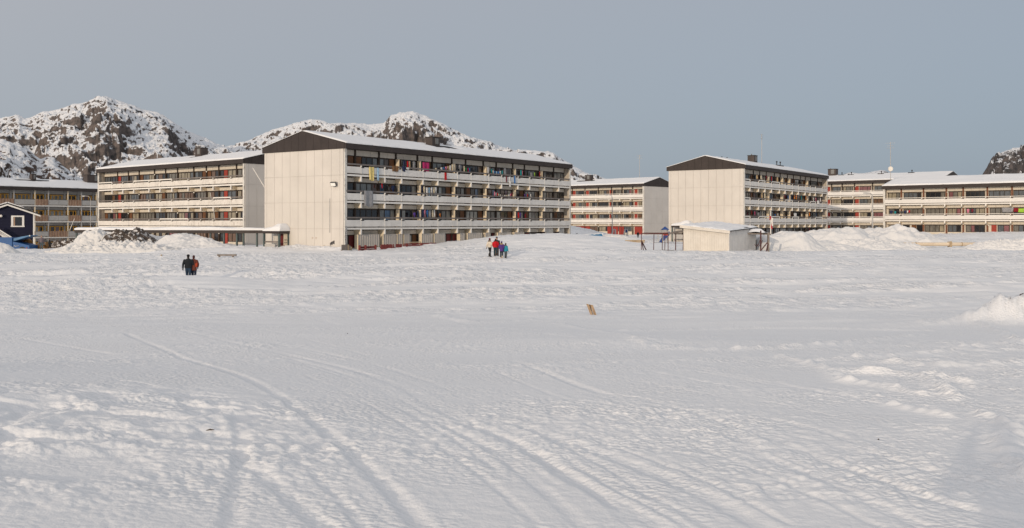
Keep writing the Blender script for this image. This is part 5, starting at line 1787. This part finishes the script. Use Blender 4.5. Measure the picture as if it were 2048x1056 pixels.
washing(BA, CA, 3, .3, [(804, 4, 17, 320, 'charcoal', 'shirt'), (809, 5, 18, 321, 'navy', 'shirt'), (815.5, 3, 16, 322, 'red', 'towel'), (819.5, 2.2, 15, 322.5, 'tan', 'towel'), (823, 5, 18, 322, 'black', 'shirt'), (828, 4, 17, 323, 'grey', 'towel')], g)
washing(BA, CA, 3, .3, [(852, 17, 20, 325, 'magenta', 'sheet')], g)
washing(BA, CA, 3, .3, [(872, 4, 6, 336, 'cream', 'socks'), (878, 3.4, 7, 335.5, 'black', 'shirt'), (883.5, 5, 7, 334.5, 'white', 'shirt'), (888, 3, 7, 334, 'blue', 'shirt'), (892.5, 5, 7, 333, 'pink', 'shirt'), (896.5, 4, 10, 332, 'tan', 'shirt'), (900.5, 3, 11, 330.5, 'white', 'towel'), (906.5, 8, 14, 328.5, 'cream', 'shirt')], g)
washing(BA, CA, 3, .3, [(914, 5, 13, 330, 'charcoal', 'shirt'), (920.5, 7, 14, 329.5, 'grey', 'shirt'), (928.5, 2, 12, 332, 'cream', 'towel'), (932.5, 3, 8, 335.5, 'green', 'shirt'), (936.5, 2.6, 8, 336, 'magenta', 'shirt'), (939.5, 2.4, 8, 336, 'blue', 'shirt'), (943.5, 4, 8, 336, 'black', 'shirt'), (949, 6, 11, 334, 'charcoal', 'shirt')], g)
washing(BA, CA, 3, .3, [(976, 3.2, 15, 333.5, 'white', 'towel'), (980, 2.6, 14, 335, 'grey', 'shirt'), (983.5, 2.6, 10, 338, 'teal', 'shirt'), (986.7, 2.6, 8, 341, 'white', 'shirt'), (990, 3, 8, 342, 'blue', 'shirt'), (993.4, 3, 8, 342.5, 'pale blue', 'shirt'), (997, 3.2, 8, 342.5, 'blue', 'towel'), (1001, 3.4, 8, 342, 'white', 'shirt'), (1004.5, 2.6, 9, 341, 'teal', 'towel'), (1010, 6, 15, 336, 'grey', 'towel'), (1018, 7, 16, 337, 'charcoal', 'towel')], g)
washing(BA, CA, 3, .3, [(1036, 6, 12, 341, 'black', 'shirt'), (1042, 3, 12, 340, 'teal', 'towel'), (1045.2, 2.2, 9, 342, 'pink', 'shirt'), (1053, 3, 9, 344, 'charcoal', 'shirt'), (1063, 5, 10, 345, 'grey', 'towel'), (1069.5, 3, 9, 345, 'lime', 'shirt'), (1074, 4, 8, 346, 'black', 'shirt'), (1079.5, 2.6, 11, 343, 'dark red', 'towel')], g)
washing(BA, CA, 2, -.22, [(737.5, 21, 31, 381.5, 'grey', 'mat')], g)
washing(BA, CA, 2, .3, [(764.5, 2.6, 9, 367, 'red', 'shirt'), (771, 9, 14, 370, 'black', 'shirt'), (779, 5, 12, 374, 'charcoal', 'shirt'), (786, 8, 14, 371, 'navy', 'shirt'), (792, 4, 12, 372, 'black', 'towel')], g)
washing(BA, CA, 2, .3, [(844.5, 3.4, 17, 372, 'navy', 'shirt'), (849, 4.5, 20, 373, 'cream', 'shirt'), (854, 4, 16, 375, 'white', 'towel'), (858.5, 4, 18, 375, 'pale blue', 'trousers'), (863.5, 5, 19, 374, 'white', 'shirt'), (868, 3, 12, 374, 'cream', 'towel'), (872, 5, 11, 374.5, 'white', 'shirt'), (876.5, 2.6, 12, 374, 'black', 'shirt')], g)
washing(BA, CA, 2, .3, [(989.5, 2, 10, 383.5, 'pink', 'towel'), (992.3, 2, 8, 385.5, 'white', 'shirt'), (995, 2, 8, 386, 'red', 'shirt'), (998, 2.4, 6, 387.5, 'cream', 'shirt'), (1001.5, 2.6, 5, 389, 'white', 'socks'), (1006, 3, 5, 389.5, 'grey', 'socks'), (1010, 3, 5, 389.8, 'white', 'socks'), (1014, 3, 5, 389.5, 'cream', 'socks'), (1018, 3, 6, 388.5, 'white', 'socks'), (1021.5, 2.4, 8, 387, 'pink', 'shirt'), (1024.5, 2.4, 10, 385, 'dark red', 'shirt'), (1028.5, 3.4, 12, 383, 'cream', 'towel')], g)
washing(BA, CA, 2, .3, [(1050, 3, 6, 388, 'purple', 'shirt'), (1055.5, 2.2, 7, 388, 'red', 'shirt'), (1058.3, 2.2, 7, 388, 'navy', 'shirt'), (1061.8, 2.4, 7, 388, 'white', 'shirt')], g)
washing(BA, CA, 1, .3, [(822, 6, 12, 422, 'black', 'shirt'), (829, 6, 9, 425, 'purple', 'shirt'), (836, 4, 14, 422, 'navy', 'trousers')], g)
washing(BA, CA, 1, .3, [(845.5, 4.5, 16, 419.5, 'navy', 'towel'), (850, 3, 15, 419.5, 'pink', 'shirt'), (855, 4, 15, 420, 'blue', 'shirt'), (860, 5, 14, 420.5, 'grey', 'towel'), (865.3, 3.2, 14, 420.5, 'cream', 'towel'), (869, 2.4, 14, 420, 'white', 'towel'), (874.5, 4, 12, 421, 'black', 'shirt'), (880.5, 3.4, 7, 427, 'orange', 'shirt')], g)
washing(BA, CA, 1, .3, [(1033.5, 2.4, 12, 424, 'navy', 'shirt'), (1037, 3, 12, 424.5, 'red', 'towel'), (1041, 3.4, 10, 425, 'purple', 'shirt'), (1047, 4, 9, 426, 'black', 'shirt'), (1051, 2.6, 11, 427, 'dark red', 'towel')], g)
g = 'washing on the balconies of the right gabled block'
washing(BE, CE, 3, .3, [(1491, 4, 7, 351, 'grey', 'towel'), (1514, 4, 8, 350, 'tan', 'sheet'), (1522.5, 5.5, 9, 350, 'cream', 'mat'), (1533, 5, 9, 351, 'maroon', 'shirt'), (1538, 2.4, 8, 353, 'white', 'shirt'), (1543.5, 3, 9, 352, 'red', 'shirt'), (1555, 4.5, 10, 354, 'tan', 'towel')], g)
washing(BE, CE, 2, .3, [(1524, 5.5, 11, 385, 'tan', 'mat'), (1530, 5, 14, 386, 'cream', 'mat'), (1570, 5, 8, 390, 'maroon', 'shirt'), (1576.5, 4, 8, 391, 'blue', 'shirt'), (1584, 2.6, 8, 392, 'navy', 'shirt'), (1589, 3, 8, 390, 'orange', 'towel'), (1593.2, 2.6, 8, 390.5, 'orange', 'shirt'), (1598, 3, 8, 391, 'grey', 'shirt'), (1603, 3, 8, 391.5, 'teal', 'shirt'), (1612, 3.4, 9, 391, 'orange', 'shirt'), (1627, 2.6, 8, 395, 'white', 'shirt'), (1632, 2.6, 8, 395.5, 'pink', 'shirt'), (1636.5, 2.6, 8, 396, 'grey', 'shirt'), (1641, 2.6, 8, 396, 'white', 'towel')], g)
washing(BE, CE, 1, .3, [(1503.5, 3, 8, 420, 'dark red', 'shirt'), (1510, 4, 8, 423, 'magenta', 'shirt'), (1517, 7, 7, 425, 'grey', 'towel'), (1550.5, 4, 5, 428, 'blue', 'shirt'), (1556, 3.4, 6, 427, 'white', 'shirt'), (1590.5, 12, 7, 426, 'white', 'sheet'), (1603.5, 5, 6, 427.5, 'cream', 'towel'), (1619, 3, 7, 425, 'orange', 'towel')], g)
washing(BE, CE, 2, -.22, [(1636.5, 9, 8, 401, 'white', 'sheet')], g)
g = 'washing on the balcony of the three storey block'
washing(BG, CG, 1, .3, [(1782.5, 5, 7, 421, 'navy', 'shirt'), (1790.3, 3.4, 5.5, 422.5, 'teal', 'shirt'), (1797, 4.5, 5, 422.5, 'black', 'trousers'), (1803.5, 5, 5, 422.5, 'charcoal', 'shirt'), (1810.5, 4.5, 6.5, 421, 'navy', 'shirt'), (1815, 2.6, 5, 421, 'white', 'shirt'), (1818.5, 2.6, 5, 420.5, 'red', 'shirt')], g)
washing(BG, CG, 1, .3, [(1936, 4, 8, 418, 'pink', 'shirt'), (1944.5, 4, 7, 418, 'maroon', 'shirt')], g)
washing(BG, CG, 1, .3, [(2015, 19, 10, 415, 'grey', 'sheet'), (2032, 8, 8, 416, 'dark red', 'towel'), (2042, 10, 8, 417, 'lime', 'towel')], g)

# ------------------------------------------------------------------ people
def remesh(mb, m, voxel, name, parent, mats=None):
    me = mb.mesh(m)
    o = bpy.data.objects.new('tmp', me)
    COL.objects.link(o)
    r = o.modifiers.new('r', 'REMESH')
    r.mode = 'VOXEL'
    r.voxel_size = voxel
    r.use_smooth_shade = True
    s = o.modifiers.new('s', 'SMOOTH')
    s.factor = 0.5
    s.iterations = 3
    dg = bpy.context.evaluated_depsgraph_get()
    new = bpy.data.meshes.new_from_object(o.evaluated_get(dg))
    bpy.data.objects.remove(o)
    if not new.materials:
        new.materials.append(m)
    return link(name, new, parent)

SKIN = mat('skin', (.42, .25, .18), .6, .08, 6)
BOOT = flat((.03, .025, .022), .7)
def person(label, x, y, h, face, jacket, trousers, hat=None, hair=(.02, .015, .012), fur=None, stride=.1, arms='down', coat=.0, boots=None, z=None, group=None, shadow_arms=0, bag=None, lean=0.0, wide=1.0):
    """face: heading in degrees, 0 = away from the camera"""
    gzv = gz(x, y) if z is None else z
    o = thing('person', label, 'person', (x, y, gzv), math.radians(-face), group)
    s = h / 1.75
    o.scale = (s, s, s)
    W = wide
    hip, sh = .90, 1.42
    fa, fb = stride, -stride * .8
    legs = []
    for sx, st in ((-.10, fa), (.10, fb)):
        knee = (sx * 1.05, st * .55 + .04, .49)
        ank = (sx * 1.1, st * 1.0 - (.05 if st < 0 else 0), .09 if st >= 0 else .12)
        legs.append(((sx, 0, hip), knee, ank))
    armp = []
    for sx, st in ((-.20 * W, -stride), (.20 * W, stride)):
        if arms == 'camera':
            armp.append(((sx, 0, sh - .03), (sx * 1.55, .16, 1.24), (sx * .45, .30, 1.56)))
        elif arms == 'pockets':
            armp.append(((sx, 0, sh - .03), (sx * 1.3, -.05, 1.15), (sx * 1.0, .12, .98)))
        elif arms == 'hug':
            armp.append(((sx, 0, sh - .03), (sx * 1.5, .02, 1.15), (sx * 1.25, .10, .93)))
        else:
            armp.append(((sx, 0, sh - .03), (sx * 1.28, st * .5 - .02, 1.13), (sx * 1.30, st * 1.0 + .05, .86)))
    # one continuous body
    b = MB()
    b.tube([(0, 0, .84), (0, 0, .95), (0, .01, 1.1), (0, 0, 1.28), (0, -.01, 1.42), (0, 0, 1.46)], [(.15, .10), (.165, .11), (.145, .10), (.175, .115), (.16, .09), (.07, .07)], 12)
    b.tube([(0, 0, 1.40), (0, .015, 1.58)], [.06, .058], 10)
    b.ball((0, .02, 1.635), (.077, .097, .118), 14, 10)
    b.ball((0, .05, 1.565), (.055, .06, .05), 10, 6)
    b.ball((0, .122, 1.622), (.015, .022, .024), 8, 5)
    for sx in (-1, 1):
        b.ball((sx * .08, .01, 1.63), (.014, .022, .034), 6, 5)
    for (p0, p1, p2) in legs:
        b.tube([p0, p1, p2, (p2[0], p2[1], p2[2] - .05)], [.085, .058, .042, .04], 10)
    hands = []
    for (p0, p1, p2) in armp:
        b.tube([p0, p1, p2], [.055, .042, .030], 10)
        hands.append((Vector(p2), (Vector(p2) - Vector(p1)).normalized()))
    remesh(b, SKIN, .018, 'body', o)
    fm = MB()
    for sx in (-1, 1):
        fm.ball((sx * .032, .108, 1.645), (.013, .01, .009), 8, 5)
    fm.build('eyes', BOOT, o, smooth=True)
    MB().ball((0, .112, 1.575), (.024, .01, .007), 8, 5).build('mouth', flat((.25, .08, .07)), o, smooth=True)
    # trousers
    b = MB()
    b.tube([(0, 0, .80), (0, 0, .90), (0, 0, 1.03)], [(.17, .12), (.185, .13), (.175, .12)], 12)
    for (p0, p1, p2) in legs:
        b.tube([(p0[0], p0[1], p0[2] - .02), (Vector(p0) + Vector(p1)) / 2, p1, (Vector(p1) + Vector(p2)) / 2, (p2[0], p2[1], p2[2] + .04)], [.108, .098, .084, .08, .076], 10)
    remesh(b, flat(trousers), .022, 'trousers', o)
    # jacket with sleeves
    b = MB()
    lo = .88 - coat
    b.tube([(0, 0, lo), (0, 0, .98 - coat * .4), (0, .01, 1.12), (0, 0, 1.28), (0, -.01, 1.41), (0, .0, 1.48), (0, .005, 1.51)],
           [((.20 + coat * .08) * W, .145), (.205 * W, .15), (.195 * W, .145), (.215 * W, .15), (.20 * W, .12), (.12, .10), (.085, .085)], 14)
    for (p0, p1, p2) in armp:
        b.tube([(p0[0] * .9, p0[1], p0[2]), p0, (Vector(p0) + Vector(p1)) / 2, p1, (Vector(p1) + Vector(p2)) / 2, p2], [.085, .085, .078, .07, .064, .056], 10)
    j = remesh(b, flat(jacket), .022, 'jacket', o)
    # gloved hands: palm, four fingers, thumb
    gl = flat((.03, .03, .035)) if arms != 'pockets' else flat(jacket)
    for i, (p, d) in enumerate(hands):
        sx = -1 if i == 0 else 1
        q = MB()
        up = Vector((0, 1, 0)) if abs(d.y) < .8 else Vector((0, 0, 1))
        side = d.cross(Vector((1, 0, 0))).normalized()
        q.tube([p - d * .01, p + d * .045, p + d * .085], [(.03, .02), (.042, .022), (.04, .02)], 8)
        for n_, (off, ln) in enumerate(((-.028, .06), (-.009, .072), (.010, .068), (.028, .052))):
            a = p + d * .08 + side * off
            m1 = a + d * ln * .55 + Vector((-sx * .008, 0, 0))
            q.tube([a, m1, m1 + d * ln * .4 + Vector((-sx * .022, 0, 0))], [.0095, .009, .0075], 6)
        a = p + d * .02 + side * .035
        q.tube([a, a + side * .03 + d * .03, a + side * .034 + d * .06], [.012, .011, .009], 6)
        q.build('glove', gl, o, smooth=True)
    # boots
    bm_ = flat(boots) if boots else BOOT
    for (p0, p1, p2) in legs:
        q = MB()
        q.tube([(p2[0], p2[1], p2[2] + .17), (p2[0], p2[1], p2[2]), (p2[0], p2[1], p2[2] - .07)], [.07, .062, .058], 10)
        q.tube([(p2[0], p2[1] - .07, p2[2] - .055), (p2[0], p2[1] + .06, p2[2] - .05), (p2[0], p2[1] + .19, p2[2] - .065)], [(.05, .04), (.056, .045), (.04, .028)], 10)
        q.build('boot', bm_, o, smooth=True)
    # hair, hat, hood
    if hat:
        q = MB()
        q.ball((0, -.005, 1.69), (.094, .108, .09), 14, 8)
        q.tube([(0, -.004, 1.672), (0, -.004, 1.71)], [(.099, .113), (.099, .113)], 14)
        q.build('hat', flat(hat), o, smooth=True)
        MB().ball((0, -.02, 1.60), (.085, .088, .085), 10, 7).build('hair', flat(hair), o, smooth=True)
    else:
        MB().ball((0, -.012, 1.668), (.088, .098, .098), 12, 8).ball((0, -.035, 1.59), (.08, .075, .09), 10, 7).build('hair', flat(hair), o, smooth=True)
    if fur:
        q = MB()
        r = rnd(len(label))
        for i in range(14):
            a = math.pi * (.05 + .9 * i / 13)
            q.ball((.135 * math.cos(a), -.03 - .05 * math.sin(a) + .02 * r.random(), 1.49 + .05 * math.sin(a * 1.0)), .042, 6, 5)
            q.ball((.12 * math.cos(a), -.085 * math.sin(a) - .02, 1.455), .045, 6, 5)
        q.build('fur_collar', flat(fur), o, smooth=True)
    if bag:
        MB().ball((.20, -.06, 1.10), (.09, .07, .16), 10, 8).build('shoulder_bag', flat(bag), o, smooth=True)
    return o

# couple walking away, half hidden behind the bank
person('person in a black jacket and dark blue trousers walking away beside the brown coat', px_x(376.5, 61.6), 61.6, 1.76, -8, (.012, .015, .018), (.02, .04, .07), hat=(.012, .012, .014), stride=.17, wide=1.18, group='couple walking away across the field')
person('person in a long brown coat walking away on the right of the black jacket', px_x(387.5, 61.8), 61.8, 1.66, -4, (.12, .035, .022), (.02, .028, .05), hair=(.05, .014, .012), coat=.16, stride=.12, arms='hug', bag=(.35, .05, .02), group='couple walking away across the field')
# the group of five
g = 'group of five standing on the slope'
def kid(px, base, label, h, face, jk, tr, **k):
    x, y = on_ground(px, base)
    return person(label, x, y, h, face, jk, tr, group=g, **k)
kid(979.5, 515, 'person in a cream jacket, black trousers and dark red hat, leftmost of five', 1.55, 40, (.52, .46, .38), (.012, .012, .013), hat=(.11, .012, .022), fur=(.16, .12, .09), stride=.2)
kid(993.5, 513.2, 'tall person in dark jacket and black cap facing the camera behind the red jacket', 1.66, 176, (.035, .033, .032), (.12, .09, .08), hat=(.012, .012, .016), stride=.05)
kid(991.0, 515.5, 'person in a bright red puffer jacket seen from behind', 1.42, -6, (.42, .006, .012), (.018, .04, .052), hair=(.02, .01, .01), stride=.06, wide=1.15, arms='pockets')
kid(1003.2, 517.2, 'person in a long purple jacket with fur trimmed hood', 1.43, 10, (.07, .028, .16), (.016, .028, .038), hat=(.06, .024, .12), fur=(.3, .22, .11), stride=.14, coat=.14, boots=(.5, .42, .32), arms='pockets')
kid(1011.3, 517, 'small child in a turquoise jacket and grey fur hat, rightmost of the group', 1.30, 35, (.018, .21, .29), (.06, .075, .085), hat=(.10, .095, .085), fur=(.11, .105, .095), stride=.06, coat=.06)
# two beside the digger, one far child by the playground
person('person in black clothes walking beside the yellow digger', px_x(99, 119), 119.0, 1.42, 60, (.012, .012, .014), (.012, .012, .014), hat=(.012, .012, .012), stride=.22)
person('person in a mottled grey and red jacket standing before the yellow digger', px_x(83, 116), 116.0, 1.74, 150, (.15, .12, .13), (.07, .09, .10), hair=(.02, .015, .012), stride=.05)
x, y = px_x(1276, 178), 178.0
person('small figure in black near the red garage of the middle distance block', x, y, 1.25, 200, (.012, .012, .014), (.014, .014, .018), hat=(.02, .02, .02), stride=.08)
# whoever takes the picture stands on the field: only the long shadow is seen
person('person in dark winter clothes holding a camera, standing where the picture is taken', 0.02, -0.62, 1.76, 0, (.02, .022, .03), (.02, .022, .028), hat=(.02, .02, .022), stride=.03, arms='camera', wide=1.2)
